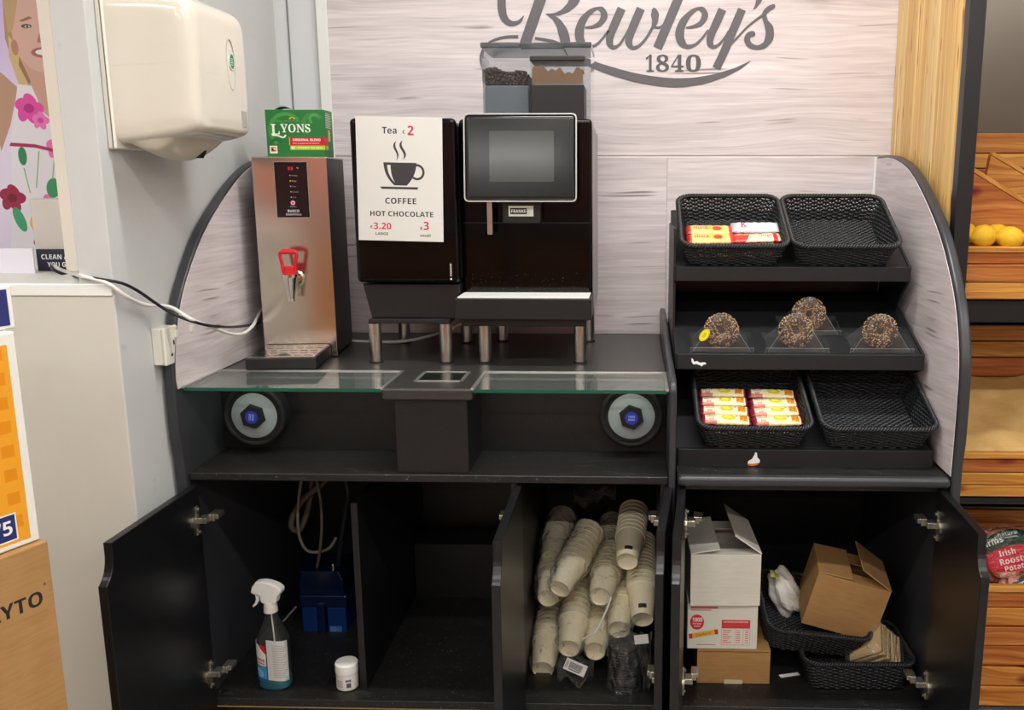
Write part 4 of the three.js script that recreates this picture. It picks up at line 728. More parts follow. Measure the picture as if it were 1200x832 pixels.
{ // torn label scraps on the shelf fronts
  const scrap = (u0, v0, pts, z, m, label) => { const s = new THREE.Shape(pts.map(([a, b]) => { const p = pz(u0 + a, v0 + b, z); return new THREE.Vector2(p.x, p.y); })); const g = new THREE.ExtrudeGeometry(s, { depth: 0.0006, bevelEnabled: false }); g.translate(0, 0, z); return single('label_scrap', g, m, label, 'label scrap'); };
  const zt = TIER[1][1] + 0.0002, zb = TIER[2][1] + 0.0002;
  scrap(810, 420, [[0, 0], [2, 0.5], [3.5, 4], [7, 3], [10, 5], [16, 4.5], [18, 6.5], [14, 7.5], [12, 9.5], [10.5, 8], [6, 6.5], [2.5, 7], [0.5, 4]], zt, M.paper, 'white torn label scrap on the middle shelf front');
  const a = scrap(875, 530, [[2, 10], [6, 8], [9, 3], [10, 0], [12, 0.5], [12.5, 6], [15.5, 9], [15, 12.5], [10, 13], [6, 15], [1, 14]], zb, M.paper, 'torn label scrap with orange edge on the bottom shelf front');
  const s2 = new THREE.Shape([[1, 13], [6, 13.4], [12, 13], [14, 14], [8, 16], [2, 15.4]].map(([p, q]) => { const w = pz(875 + p, 530 + q, zb); return new THREE.Vector2(w.x, w.y); })); const og = new THREE.ExtrudeGeometry(s2, { depth: 0.0008, bevelEnabled: false }); og.translate(0, 0, zb); part('orange_edge', og, mat(0xe0702a, 0.5), a, 'orange edge');
}
// ---------------------------------------------------------------- left cupboard: spray bottle, tub, water filter unit, hoses
{
  const g = local('spray_bottle', 'clear trigger spray bottle with white head and blue liquid', 'spray bottle');
  const body = (k, y0, y1) => quadGrid((u, v) => {              // flattened bottle, section radius by height
    const y = y0 + (y1 - y0) * v, t = y / 0.205, a = u * Math.PI * 2;
    const rw = t < 0.02 ? 0.034 : t < 0.62 ? 0.041 - 0.006 * Math.sin((t - 0.1) * 4) * (t > 0.1 ? 1 : 0) * 0.4 : THREE.MathUtils.lerp(0.040, 0.0135, Math.min(1, Math.pow((t - 0.62) / 0.30, 0.8)));
    const rd = rw > 0.03 ? 0.027 : rw * 0.9; const n = 0.7, P = (c) => Math.sign(c) * Math.pow(Math.abs(c), n);
    return V3(rw * k * P(Math.cos(a)), y, rd * k * P(Math.sin(a)));
  }, 36, 30);
  part('bottle', body(1, 0.0, 0.205), mat(0xf4f9f9, 0.05, 0, { transmission: 0.98, thickness: 0, ior: 1.6 }), g, 'clear plastic bottle');
  part('liquid', merge([body(0.95, 0.003, 0.034), quadGrid((u, v) => V3(0.041 * 0.95 * v * Math.cos(u * 6.283), 0.034, 0.027 * 0.95 * v * Math.sin(u * 6.283)), 30, 3)]), mat(0x2f8fa6, 0.1, 0, { transmission: 0.5, thickness: 0 }), g, 'blue green liquid');
  part('dip_tube', tube([V3(0, 0.02, 0), V3(0.004, 0.1, 0), V3(0, 0.2, 0)], 0.0018, 12, 6), M.white, g);
  const la = canvasTex(320, 520, (x) => { x.fillStyle = '#d8d8d2'; x.fillRect(0, 0, 320, 520); x.fillStyle = '#e9e7e0'; x.fillRect(0, 0, 320, 200); x.fillStyle = '#c8252f'; x.beginPath(); x.moveTo(200, 0); x.lineTo(320, 0); x.lineTo(320, 120); x.fill(); text(x, 'Kalklene', 160, 210, 84, '#d02028', { max: 290 }); x.fillStyle = '#c8252f'; x.fillRect(20, 255, 280, 14); x.fillStyle = '#3f8fc6'; x.fillRect(0, 290, 320, 230); x.fillStyle = '#7fb9dc'; x.beginPath(); x.ellipse(190, 400, 90, 60, 0.3, 0, 7); x.fill(); text(x, 'Spray', 110, 350, 54, '#f3f6f8'); x.fillStyle = '#1e5f9a'; x.fillRect(0, 470, 320, 50); });
  const lb = canvasTex(320, 520, (x) => { x.fillStyle = '#cfcfc9'; x.fillRect(0, 0, 320, 520); x.fillStyle = '#8f8f8c'; for (let i = 0; i < 18; i++) x.fillRect(40, 60 + i * 24, 180 + (i * 53) % 70, 7); });
  const wrap = (a0, a1, y0, y1, t) => { const q = quadGrid((u, v) => { const a = a0 + (a1 - a0) * u, n = 0.7, P = (c) => Math.sign(c) * Math.pow(Math.abs(c), n), k = 1.02; return V3(-0.0395 * k * P(Math.cos(a)), y0 + (y1 - y0) * v + (u - 0.5) * -0.006, 0.0272 * k * P(Math.sin(a))); }, 14, 8); return part('label_print', q, print(t, 0.35), g); };
  wrap(0.12, 1.5, 0.024, 0.122, la).userData.label = 'red, white and blue front label'; wrap(1.54, 3.0, 0.026, 0.132, lb).userData.label = 'grey text label';
  part('collar', cyl(0.017, 0.015, 0.026, 24).translate(0, 0.211, 0), M.whitePlastic, g, 'white screw collar');
  const hs = [[-0.040, 0.262], [-0.043, 0.248], [-0.036, 0.243], [-0.022, 0.240], [-0.016, 0.222], [0.016, 0.222], [0.024, 0.240], [0.034, 0.252], [0.034, 0.262], [0.020, 0.272], [-0.008, 0.278], [-0.030, 0.275]];
  const hd = extr(hs, 0.016, 0.004, true); hd.translate(0, 0, -0.008); const h = part('trigger_head', hd, M.white, g, 'white trigger head');
  const tr = extr([[-0.036, 0.244], [-0.028, 0.243], [-0.026, 0.228], [-0.034, 0.214], [-0.042, 0.208], [-0.044, 0.211], [-0.037, 0.220], [-0.034, 0.230]], 0.010, 0.0015, true); tr.translate(0, 0, -0.005); part('trigger', tr, M.white, h, 'white trigger');
  const b = py(324, 803, CF); put(g, b.x, CF + 0.001, b.z, 0, -0.12);
}
{
  const g = local('white_tub', 'small white plastic tub with screw lid beside the partition', 'tub'), b = py(404, 811, CF);
  part('pot', lathe([[0, 0], [0.024, 0], [0.027, 0.003], [0.027, 0.038], [0.025, 0.042]], 36), M.whitePlastic, g);
  part('lid', lathe([[0.0275, 0.042], [0.028, 0.045], [0.028, 0.064], [0.0265, 0.067], [0, 0.0675]], 36), M.white, g, 'white screw lid');
  const t = canvasTex(260, 160, (x) => { x.fillStyle = '#e6e3da'; x.fillRect(0, 0, 260, 160); x.fillStyle = '#6f6d86'; x.fillRect(150, 16, 74, 34); x.fillStyle = '#5d5b60'; x.fillRect(160, 66, 60, 70); x.fillStyle = '#8d8b92'; for (let i = 0; i < 6; i++) x.fillRect(24, 30 + i * 18, 90, 7); });
  part('label_print', quadGrid((u, v) => { const a = -0.9 + u * 1.8; return V3(0.0273 * Math.sin(a), 0.006 + 0.028 * v, 0.0273 * Math.cos(a)); }, 14, 2), print(t, 0.4), g, 'small printed label');
  put(g, b.x, CF + 0.001, b.z - 0.025);
}
{
  const g = thing('water_filter', 'dark blue water filter unit with two tanks under loose hoses', 'water filter');
  const a = pz(350, 690, -0.3), z = -0.33, y0 = CF, blue = mat(0x0d1a3c, 0.16), deep = mat(0x070d1e, 0.25), pale = mat(0x12387c, 0.12, 0, { transmission: 0.2, thickness: 0 });
  const xa = pz(350, 720, z).x, xb = pz(409, 720, z).x, Y = (v) => pz(380, v, z).y;
  part('base_block', bx(xa + 0.006, xb - 0.008, y0, Y(768), z - 0.16, z - 0.012, 0.004), deep, g);
  part('frame', merge([bx(xa, xb, Y(776), Y(766), z - 0.01, z, 0.003), bx(xa + 0.004, xb - 0.004, Y(712), Y(698), z - 0.02, z, 0.005), bx((xa + xb) / 2 - 0.018, (xa + xb) / 2 + 0.004, Y(770), Y(706), z - 0.02, z + 0.006, 0.004)]), blue, g, 'blue front frame');
  for (const [p, q] of [[xa + 0.006, (xa + xb) / 2 - 0.020], [(xa + xb) / 2 + 0.006, xb - 0.010]]) part('tank', bx(p, q, Y(766), Y(712), z - 0.13, z - 0.004, 0.006, 3), pale, g, 'translucent blue tank');
  const hd = extr([[xa + 0.006, Y(698)], [xb - 0.012, Y(698)], [xb - 0.012, Y(680)], [xb - 0.022, Y(670)], [xa + 0.014, Y(670)], [xa + 0.006, Y(682)]], 0.12, 0.004); hd.translate(0, 0, z - 0.125); part('head', muv(hd), blue, g, 'blue filter head');
  part('knob', cyl(0.006, 0.005, 0.012, 14).translate(pz(386, 666, z).x, Y(668), z - 0.03), M.steel, g);
  const st = canvasTex(160, 120, (x) => { x.fillStyle = '#3d6fae'; x.fillRect(0, 0, 160, 120); x.fillStyle = '#b9cbe0'; x.fillRect(10, 92, 140, 14); x.fillStyle = '#7f9fc6'; for (let i = 0; i < 5; i++) x.fillRect(16, 12 + i * 15, 60 + (i * 31) % 60, 6); });
  const s = part('sticker', sheet(0.034, 0.040), print(st, 0.4), g, 'pale blue sticker'); s.position.set((xa + xb) / 2 + 0.030, Y(742), z - 0.0035);
}
{
  const H = (label, pts, r, c) => single('supply_hose', tube(pts.map(([u, v, z]) => pz(u, v, z)), r, 70), mat(c, 0.5), label, 'hose');
  H('thick grey ribbed hose looping down inside the left cupboard', [[388, 556, -0.36], [376, 568, -0.36], [356, 585, -0.36], [343, 605, -0.36], [342, 618, -0.36], [350, 622, -0.37], [358, 606, -0.38], [364, 580, -0.38], [366, 556, -0.38]], 0.0085, 0x5d5850);
  H('thin pale hose hanging in a wide loop inside the left cupboard', [[354, 556, -0.34], [350, 585, -0.34], [349, 610, -0.34], [352, 632, -0.34], [360, 645, -0.34], [371, 647, -0.34], [386, 642, -0.36], [394, 630, -0.38]], 0.0042, 0x8d8579);
  H('thin grey hose running down into the blue filter unit', [[370, 556, -0.33], [376, 590, -0.33], [377, 620, -0.33], [375, 645, -0.33], [371, 668, -0.36]], 0.0042, 0x6a6660);
  single('drain_pipe', tube([pz(402, 556, -0.3), pz(408, 575, -0.3), pz(405, 600, -0.33), pz(399, 640, -0.36), pz(396, 672, -0.38)], 0.007, 40), mat(0x24262a, 0.4), 'dark drain pipe behind the partition top', 'pipe');
  single('stick', tube([pz(332, 728, -0.25), pz(347, 711, -0.25)], 0.003, 2, 8), mat(0x77716a, 0.5), 'short grey stick behind the spray bottle', 'stick');
}
// ---------------------------------------------------------------- stacks of paper cups in clear sleeves
const cupG = lathe([[0, 0.007], [0.0245, 0.007], [0.0252, 0.0], [0.0272, 0.0], [0.0372, 0.0905], [0.0388, 0.0905], [0.0402, 0.0922], [0.0402, 0.0946], [0.0386, 0.0962], [0.0368, 0.0945], [0.034, 0.06]], 30);
function cupStack(b, t, label, pitch = 0.0135, logo = false, sleeve = true) {   // b = bottom of the first cup, t = end of the stack
  const g = local('cup_stack', label, 'cup stack', 'sleeves of paper cups in the cupboard');
  const L = b.distanceTo(t), n = Math.max(3, Math.round((L - 0.096) / pitch) + 1);
  for (let i = 0; i < n; i++) { const c = part('paper_cup', cupG, M.cup, g); c.position.y = i * pitch; c.rotation.y = i * 0.7; }
  if (logo) { const m = part('cup_print', quadGrid((u, v) => { const a = -0.35 + u * 0.7, y = 0.014 + 0.012 * v, r = 0.0276 + y * 0.111; return V3(r * Math.sin(a), y, r * Math.cos(a)); }, 6, 1), mat(0x2b3230, 0.5), g, 'dark printed mark'); }
  if (sleeve) {
    const ph = rr(0, 6);
    part('sleeve', quadGrid((u, v) => {                         // loose crinkled film round the stack, drawn in at both ends
      const a = u * Math.PI * 2, y = -0.012 + (L + 0.03) * v, e = Math.min(1, Math.min(v + 0.04, (1 - v) * 1.2 + 0.02) * 9), base = 0.0285 + Math.max(0, Math.min(0.0125, y * 0.13));
      const w = 0.0022 * Math.sin(a * 5 + y * 60 + ph) + 0.0016 * Math.sin(a * 9 - y * 130 + ph * 2) + 0.001 * Math.sin(a * 17 + y * 40);
      const r = (base + 0.0045 + w) * (0.35 + 0.65 * e); return V3(r * Math.cos(a), y, r * Math.sin(a));
    }, 44, 40), M.film, g, 'crinkled clear plastic sleeve');
  }
  const d = t.clone().sub(b).normalize(); g.position.copy(b); g.quaternion.setFromUnitVectors(V3(0, 1, 0), d);
  return g;
}
const S = (a, b) => [pz(...a), pz(...b)];
cupStack(...S([636, 785, -0.125], [648, 712, -0.35]), 'sleeve of paper cups lying lowest on the cupboard floor beside the left board', 0.0165);
cupStack(...S([667, 760, -0.12], [680, 684, -0.36]), 'sleeve of paper cups directly above the white barcode label', 0.019);
cupStack(...S([697, 763, -0.13], [712, 700, -0.36]), 'sleeve of paper cups pointing at the knotted bag of black lids', 0.017);
cupStack(...S([642, 701, -0.19], [652, 645, -0.38]), 'half hidden sleeve of cups against the left board', 0.0165);
cupStack(...S([655.6, 690, -0.15], [691, 622, -0.34]), 'large leaning sleeve of cups across the top of the pile', 0.0178);
cupStack(...S([703, 699, -0.16], [717, 648, -0.36]), 'sleeve of cups between the leaning sleeve and the loose stack', 0.016);
cupStack(...S([735, 658, -0.17], [743, 597, -0.38]), 'loose stack of paper cups without sleeve standing on top of the pile', 0.0165, true, false);
cupStack(...S([725, 738, -0.14], [734, 668, -0.38]), 'sleeve of cups just above the bag of black lids', 0.014);
cupStack(...S([753, 726, -0.13], [751, 632, -0.38]), 'stack of cups squeezed against the right board', 0.0125, true, false);
cupStack(...S([646, 655, -0.30], [659, 606, -0.52]), 'shaded sleeve of cups at the back of the pile by the left board', 0.0125);
cupStack(...S([712, 655, -0.36], [718, 612, -0.56]), 'shaded sleeve of cups at the back of the pile behind the loose stack', 0.0125);
cupStack(...S([688, 715, -0.28], [696, 655, -0.48]), 'sleeve of cups buried in the middle of the pile', 0.016);
{ // bag of black lids
  const g = local('lid_bag', 'knotted clear bag of stacked black cup lids', 'lid bag'), b = py(731, 812, CF);
  const lid = lathe([[0, 0.004], [0.030, 0.004], [0.036, 0.007], [0.0375, 0.002], [0.039, 0.0], [0.040, 0.003], [0.0385, 0.0045]], 26);
  for (let i = 0; i < 15; i++) { const m = part('cup_lid', lid, M.satinBlack, g, i ? undefined : 'black plastic cup lid'); m.position.set(0.0, 0.004 + i * 0.0072, 0); }
  part('film', quadGrid((u, v) => { const a = u * 6.283, y = v * 0.165, r = y < 0.125 ? 0.0415 + 0.002 * Math.sin(a * 7 + y * 40) + 0.0014 * Math.sin(a * 13 - y * 110) : THREE.MathUtils.lerp(0.042, 0.005, Math.min(1, (y - 0.125) / 0.02)) + 0.0035 * Math.sin(a * 9) * (y > 0.145 ? 1.5 : 1); return V3(r * Math.cos(a) + 0.006 * v, y, r * Math.sin(a)); }, 60, 36), M.film, g, 'crinkled clear film');
  part('film_tail', quadGrid((u, v) => V3(0.006 + 0.012 * (u - 0.5) + 0.03 * v, 0.155 + 0.028 * v + 0.005 * Math.sin(u * 11), 0.006 * Math.sin(v * 7 + u * 5)), 8, 8), M.film, g, 'knotted end of the film');
  put(g, b.x, CF + 0.001, b.z - 0.03);
  const h = local('spare_film', 'folded strip of empty clear film hanging beside the bag of lids', 'plastic film'), c = pz(757, 775, -0.06);
  part('film', quadGrid((u, v) => V3((u - 0.5) * (0.034 - 0.016 * (1 - v)) + 0.004 * Math.sin(v * 6), v * 0.15, 0.008 * Math.sin(u * 9 + v * 3) + 0.004 * Math.sin(v * 17)), 20, 40), M.film, h); const lab = part('paper_slip', rbox(0.034, 0.024, 0.0008, 0), M.paper, h, 'white paper slip'); put(lab, -0.012, 0.142, 0.012, 0, 0, 0.12);
  put(h, c.x, CF + 0.002, -0.06);
  const bt = canvasTex(300, 160, (x) => { x.fillStyle = '#dcdad2'; x.fillRect(0, 0, 300, 160); x.fillStyle = '#2a2a2c'; for (let i = 0; i < 34; i++) x.fillRect(60 + i * 5.4, 30, 1.5 + (i * 7 % 4), 86); for (let i = 0; i < 3; i++) x.fillRect(14 + i * 12, 30, 5, 100); x.fillRect(70, 124, 160, 14); });
  const k = local('empty_sleeve', 'empty crumpled clear sleeve with white barcode label', 'plastic film'), e = py(674, 806, CF);
  part('film', quadGrid((u, v) => V3((u - 0.5) * 0.09, 0.012 + 0.045 * v + 0.012 * Math.sin(u * 8 + v * 5), -v * 0.05 + 0.010 * Math.sin(u * 13 + v * 9)), 28, 24), M.film, k);
  const l = part('barcode_label', rbox(0.056, 0.028, 0.0006, 0), M.paper, k, 'white barcode label'); put(l, 0.0, 0.046, -0.008, -0.7, 0, -0.38); part('barcode_print', sheet(0.056, 0.028), print(bt, 0.5), l).position.z = 0.0005;
  put(k, e.x, CF + 0.001, -0.075);
  single('plastic_strip', tube([pz(683, 749, -0.10), pz(697, 741, -0.095), pz(701, 735, -0.1), pz(712, 712, -0.13), pz(716, 700, -0.15)], 0.0028, 40, 6), M.white, 'thin white strip lying over the cup sleeves', 'strip');
  single('crumpled_film', quadGrid((u, v) => { const p = pz(672 + u * 50, 588 - v * 14 + 6 * Math.sin(u * 6), -0.45); return V3(p.x, p.y + 0.006 * Math.sin(u * 19 + v * 7), p.z + 0.02 * Math.sin(u * 11) * v); }, 30, 12), M.film, 'scrap of clear film high in the cup cupboard', 'plastic film');
}
// ---------------------------------------------------------------- right cupboard: cartons, baskets, bags
function carton(g, w, h, d, m, flaps) {                         // open-top carton; flaps [side, angle] measured from closed
  const t = 0.004, P = (n, geo) => part(n, muv(geo), m, g);
  P('front_wall', bx(-w / 2, w / 2, 0, h, d / 2 - t, d / 2, 0.0008)); P('back_wall', bx(-w / 2, w / 2, 0, h, -d / 2, -d / 2 + t, 0.0008));
  P('side_wall', bx(-w / 2, -w / 2 + t, 0, h, -d / 2 + t, d / 2 - t, 0.0008)); P('side_wall', bx(w / 2 - t, w / 2, 0, h, -d / 2 + t, d / 2 - t, 0.0008)); P('bottom', bx(-w / 2 + t, w / 2 - t, 0, t, -d / 2 + t, d / 2 - t, 0));
  for (const [side, len, ang] of flaps) {
    let f;
    if (side === 'l' || side === 'r') { f = P('flap', bx(0, len, 0, t * 0.8, -d / 2 + 0.001, d / 2 - 0.001, 0.0006)); f.position.set(side === 'l' ? -w / 2 : w / 2, h, 0); if (side === 'r') { f.scale.x = -1; f.rotation.z = -ang; } else f.rotation.z = ang; }
    else { f = P('flap', bx(-w / 2 + 0.002, w / 2 - 0.002, 0, t * 0.8, 0, len, 0.0006)); f.position.set(0, h - t, side === 'f' ? d / 2 : -d / 2); if (side === 'f') { f.scale.z = -1; f.rotation.x = ang; } else f.rotation.x = -ang; }
  }
}
{
  const z = -0.10, a = pz(816, 818, z), b = pz(901, 818, z), w = b.x - a.x, h = pz(860, 763, z).y - CF;
  const g = local('brown_carton', 'plain brown carton at the bottom of the carton stack', 'carton'); carton(g, w, h, 0.26, M.kraft, [['l', w / 2 - 0.001, 0.0], ['r', w / 2 - 0.001, 0.0], ['f', 0.05, 0], ['b', 0.05, 0]]);
  const tp = part('tape', rbox(0.045, 0.012, 0.0008, 0), mat(0xd9c9a4, 0.25), g, 'torn tape end'); put(tp, 0.0, 0.004, 0.1306);
  put(g, (a.x + b.x) / 2, CF + 0.0005, z - 0.13);
  const y1 = CF + h + 0.005, a2 = pz(805, 755, -0.10), b2 = pz(887, 757, -0.10), w2 = b2.x - a2.x, h2 = pz(845, 708, -0.10).y - y1;
  const g2 = local('sugar_carton', 'white carton with red 1000 roundel and red table in the carton stack', 'carton'); part('box', muv(rbox(w2, h2, 0.24, 0.002).translate(0, h2 / 2, 0)), M.whiteCard, g2);
  const tx = canvasTex(840, 500, (x) => {
    x.fillStyle = '#dedacd'; x.fillRect(0, 0, 840, 500); x.fillStyle = '#c86a62'; x.fillRect(30, 20, 330, 26); x.fillRect(30, 58, 250, 10);
    x.fillStyle = '#cf2b33'; x.beginPath(); x.arc(108, 200, 86, 0, 7); x.fill(); text(x, '1000', 112, 172, 66, '#f6efe6', { max: 126 }); text(x, 'PORTIONS', 110, 218, 24, '#f3d9d3', { max: 110 }); text(x, 'SUGAR', 110, 246, 24, '#f3d9d3', { max: 80 });
    x.save(); x.translate(190, 335); x.rotate(-0.17); x.fillStyle = '#e8b22e'; x.fillRect(-180, -28, 360, 56); x.fillStyle = '#cf2b33'; x.fillRect(-180, -28, 42, 56); x.fillRect(138, -28, 42, 56); text(x, 'Canderel', 0, 0, 40, '#9a5a1c', { font: 'serif', max: 190 }); x.restore();
    x.fillStyle = '#b86a62'; x.fillRect(110, 452, 230, 8);
    x.fillStyle = '#cf3a3a'; x.fillRect(410, 170, 350, 96); x.strokeStyle = '#cf6a62'; x.lineWidth = 4; x.strokeRect(410, 266, 350, 190); text(x, 'NUTRITION INFORMATION', 585, 194, 24, '#f0d6d0', { max: 300 });
    for (let i = 0; i < 7; i++) { x.fillStyle = '#cf5a52'; x.fillRect(424, 286 + i * 23, 110 - (i % 3) * 24, 8); x.fillRect(590, 286 + i * 23, 50, 8); x.fillRect(700, 286 + i * 23, 40, 8); } x.fillRect(574, 266, 3, 190); x.fillRect(676, 266, 3, 190);
  });
  part('front_print', sheet(w2 - 0.004, h2 - 0.003), print(tx, 0.6), g2).position.set(0, h2 / 2, 0.1204);
  put(g2, (a2.x + b2.x) / 2, y1, -0.10 - 0.12, 0, 0.0);
  const y2 = y1 + h2 + 0.0005, a3 = pz(808, 708, -0.09), b3 = pz(887, 712, -0.09), w3 = b3.x - a3.x + 0.006, h3 = pz(845, 650, -0.09).y - y2;
  const g3 = local('white_carton', 'white carton with raised flap on top of the carton stack', 'carton'); carton(g3, w3, h3, 0.22, M.whiteCard, [['l', 0.072, 0.16], ['r', 0.080, 0.62], ['f', 0.05, -0.08], ['b', 0.05, 0.0]]);
  put(g3, (a3.x + b3.x) / 2 + 0.001, y2, -0.09 - 0.11, 0, 0.03);
}
const storeBasket = basketParts(0.27, 0.22, 0.072);
{
  const b1 = basket('black wicker basket on the cupboard floor under the tilted basket', storeBasket); const p = py(1005, 808, CF); put(b1, p.x, CF + 0.001, p.z - 0.095, 0, 0.02);
  const b2 = basket('black wicker basket tilted on another basket and holding a brown carton', storeBasket); const q = pz(955, 752, -0.12); put(b2, q.x - 0.005, q.y - 0.014, -0.235, 0.30, 0.05, -0.17);
  const g = local('tilted_carton', 'brown open carton tipped in the upper wicker basket', 'carton');
  const A = pz(939, 730, -0.16), B = pz(1021, 750, -0.16), T = pz(951, 673, -0.13), w = A.distanceTo(B), h = A.distanceTo(T);
  carton(g, w, h, 0.15, M.kraft, [['l', w * 0.47, 0.05], ['r', w * 0.5, 0.42], ['f', 0.05, -0.05], ['b', 0.05, 0]]);
  const ang = Math.atan2(B.y - A.y, B.x - A.x), tilt = 0.10; g.rotation.order = 'YXZ'; g.rotation.set(tilt, -0.10, ang);
  const off = V3(-w / 2, 0, 0.075).applyEuler(g.rotation); g.position.copy(A).sub(off);
  // white paper bag in the upper basket and a paper cup bag in the lower basket
  const pg = new THREE.IcosahedronGeometry(0.05, 5), pp = pg.attributes.position; for (let i = 0; i < pp.count; i++) { const x = pp.getX(i), y = pp.getY(i), z = pp.getZ(i), k = 1 + 0.16 * Math.sin(x * 120 + y * 60) * Math.sin(z * 90) + 0.10 * Math.abs(Math.sin(y * 95 + x * 40)); pp.setXYZ(i, x * k * 0.72, y * k * 1.25, z * k * 0.8); } pg.computeVertexNormals();
  const bagm = single('paper_bag', pg, mat(0xe9e7e0, 0.6, 0, { flatShading: true }), 'crumpled white paper bag beside the tipped carton', 'paper bag'); worldThings.pop(); const w0 = pz(919, 694, -0.27); put(bagm, w0.x, w0.y, w0.z, 0, 0, 0.3);
  const yl = single('wrapper_scrap', quadGrid((u, v) => V3((u - 0.5) * 0.03, 0.004 * Math.sin(u * 6), v * 0.02), 8, 4), mat(0xb9b56a, 0.5), 'yellow green wrapper scrap on the crumpled paper bag', 'wrapper'); worldThings.pop(); const w4 = pz(908, 670, -0.24); put(yl, w4.x, w4.y, w4.z, 0.6, 0, -0.5);
  const k = local('napkin_pack', 'clear bag of folded brown napkins leaning in the lower basket', 'napkin pack');
  for (let i = 0; i < 9; i++) { const n = part('napkin', rbox(0.085, 0.0075, 0.075, 0.003, 2), mat(i % 2 ? 0xd8bb8c : 0xcbaa78, 0.85), k, i ? undefined : 'folded brown napkin'); n.position.set(rr(-0.002, 0.002), 0.008 + i * 0.0082, rr(-0.002, 0.002)); }
  part('film', quadGrid((u, v) => { const a = u * 6.283, n = 0.35, P = (c) => Math.sign(c) * Math.pow(Math.abs(c), n), y = v * 0.10, e = v > 0.86 ? 1 - (v - 0.86) * 2 : 1; return V3((0.048 + 0.002 * Math.sin(y * 90 + a * 3)) * P(Math.cos(a)) * e, y, (0.043 + 0.002 * Math.sin(a * 7 + y * 70)) * P(Math.sin(a)) * e); }, 48, 30), M.film, k, 'crinkled clear film');
  const c = pz(1038, 764, -0.14); k.rotation.order = 'YXZ'; put(k, c.x + 0.008, c.y - 0.030, -0.165, 0.55, -0.2, 0.72); k.scale.setScalar(1.12); k.rotation.order = 'YXZ';
  const st = single('paper_strip', rbox(0.052, 0.0012, 0.012, 0), M.paper, 'white paper strip on the cupboard floor', 'paper strip'); worldThings.pop(); const sp = py(925, 791, CF + 0.001); put(st, sp.x, CF + 0.0012, sp.z, 0, 0.28, 0);
}
// ---------------------------------------------------------------- behind the ledge: poster, cards, small signs
{
  const zp = -0.45, a = V3(pz(-60, 150, zp).x, pz(30, -60, zp).y, zp), b = V3(pz(110, 150, zp).x, pz(30, 345, zp).y, zp);
  const tex = canvasTex(640, 1300, (x, W, H) => {              // photo print of a smiling child in a flowered dress
    const U = (u) => (u + 70) / 170 * W, Vv = (v) => (v + 60) / 405 * H, s = W / 170;
    const gr = x.createLinearGradient(0, 0, 0, H * 0.5); gr.addColorStop(0, '#c9aef0'); gr.addColorStop(1, '#efe6fb'); x.fillStyle = gr; x.fillRect(0, 0, W, H);
    const poly = (c, ...p) => { x.fillStyle = c; x.beginPath(); p.forEach(([u, v], i) => (i ? x.lineTo(U(u), Vv(v)) : x.moveTo(U(u), Vv(v)))); x.closePath(); x.fill(); };
    const ell = (c, u, v, ru, rv, r = 0) => { x.fillStyle = c; x.beginPath(); x.ellipse(U(u), Vv(v), ru * s, rv * s * (H / 405) / s, r, 0, 7); x.fill(); };
    poly('#b9946c', [12, 0], [20, -40], [60, -40], [70, 60], [44, 96], [20, 90], [10, 40]);                       // hair behind
    poly('#c29a84', [0, 78], [-20, 110], [-10, 170], [4, 140], [18, 96]);                                         // raised arm
    poly('#d3a795', [18, 60], [30, 95], [22, 120], [60, 140], [80, 120], [64, 70]);                               // neck
    ell('#dfb7a8', 48, 28, 30, 50); poly('#c8a67a', [22, -40], [34, -20], [20, 30], [14, 34], [12, 0]); poly('#d9bd8a', [14, 36], [24, 50], [32, 92], [20, 94], [12, 60]); poly('#9a7a58', [24, 60], [34, 90], [31, 92], [22, 70]);
    ell('#c08a74', 20, 50, 4, 9); ell('#6b4a40', 36, 26, 6, 2.4); ell('#f4efe9', 37, 26.4, 3, 1.4); ell('#4a4a58', 37, 26.4, 1.5, 1.5); poly('#9a7358', [28, 20], [40, 15], [44, 17], [32, 21]);
    ell('#b06a66', 52, 56, 14, 6); ell('#fbf6f0', 53, 55.5, 10, 3.4); poly('#b57f6a', [50, 34], [46, 44], [54, 46]);
    poly('#f1eef6', [18, 92], [34, 94], [44, 124], [60, 140], [90, 130], [110, 330], [-20, 330], [-4, 230], [2, 160], [14, 110]);   // dress
    const flower = (u, v, r, c1, c2) => { for (let i = 0; i < 5; i++) ell(c1, u + r * 0.55 * Math.cos(i * 1.256), v + r * 0.55 * Math.sin(i * 1.256), r * 0.62, r * 0.5, i); ell(c2, u, v, r * 0.4, r * 0.36); };
    flower(28, 120, 15, '#e84fae', '#c0288a'); flower(40, 134, 9, '#f27cc6', '#d84aa6'); flower(56, 166, 12, '#ee7cc0', '#d94aa0'); flower(38, 240, 16, '#ee7fc0', '#dd4aa2'); flower(60, 236, 9, '#e59ad0', '#c24a9a'); flower(-4, 226, 14, '#a3264c', '#7d1636'); flower(30, 284, 14, '#a3264c', '#8a1a3c');
    poly('#b02c58', [0, 164], [30, 166], [62, 174], [62, 170], [30, 162], [2, 160]);
    ell('#3f9c6a', 46, 214, 8, 12, 0.3); ell('#2f8a58', 14, 176, 5, 11); ell('#47a878', 2, 252, 6, 16, -0.4); x.strokeStyle = '#8fbf6a'; x.lineWidth = 5; for (const [u0, v0, u1, v1] of [[14, 190, 18, 220], [34, 170, 26, 214], [52, 176, 46, 204], [60, 190, 56, 214]]) { x.beginPath(); x.moveTo(U(u0), Vv(v0)); x.lineTo(U(u1), Vv(v1)); x.stroke(); }
  });
  const g = local('photo_poster', 'large poster of a smiling child in a flowered summer dress', 'poster'), w = b.x - a.x, h = a.y - b.y;
  part('board', rbox(w, h, 0.008, 0.001), M.white, g); part('picture', sheet(w, h), print(tex, 0.35), g).position.z = 0.0045; put(g, (a.x + b.x) / 2, (a.y + b.y) / 2, zp);
}
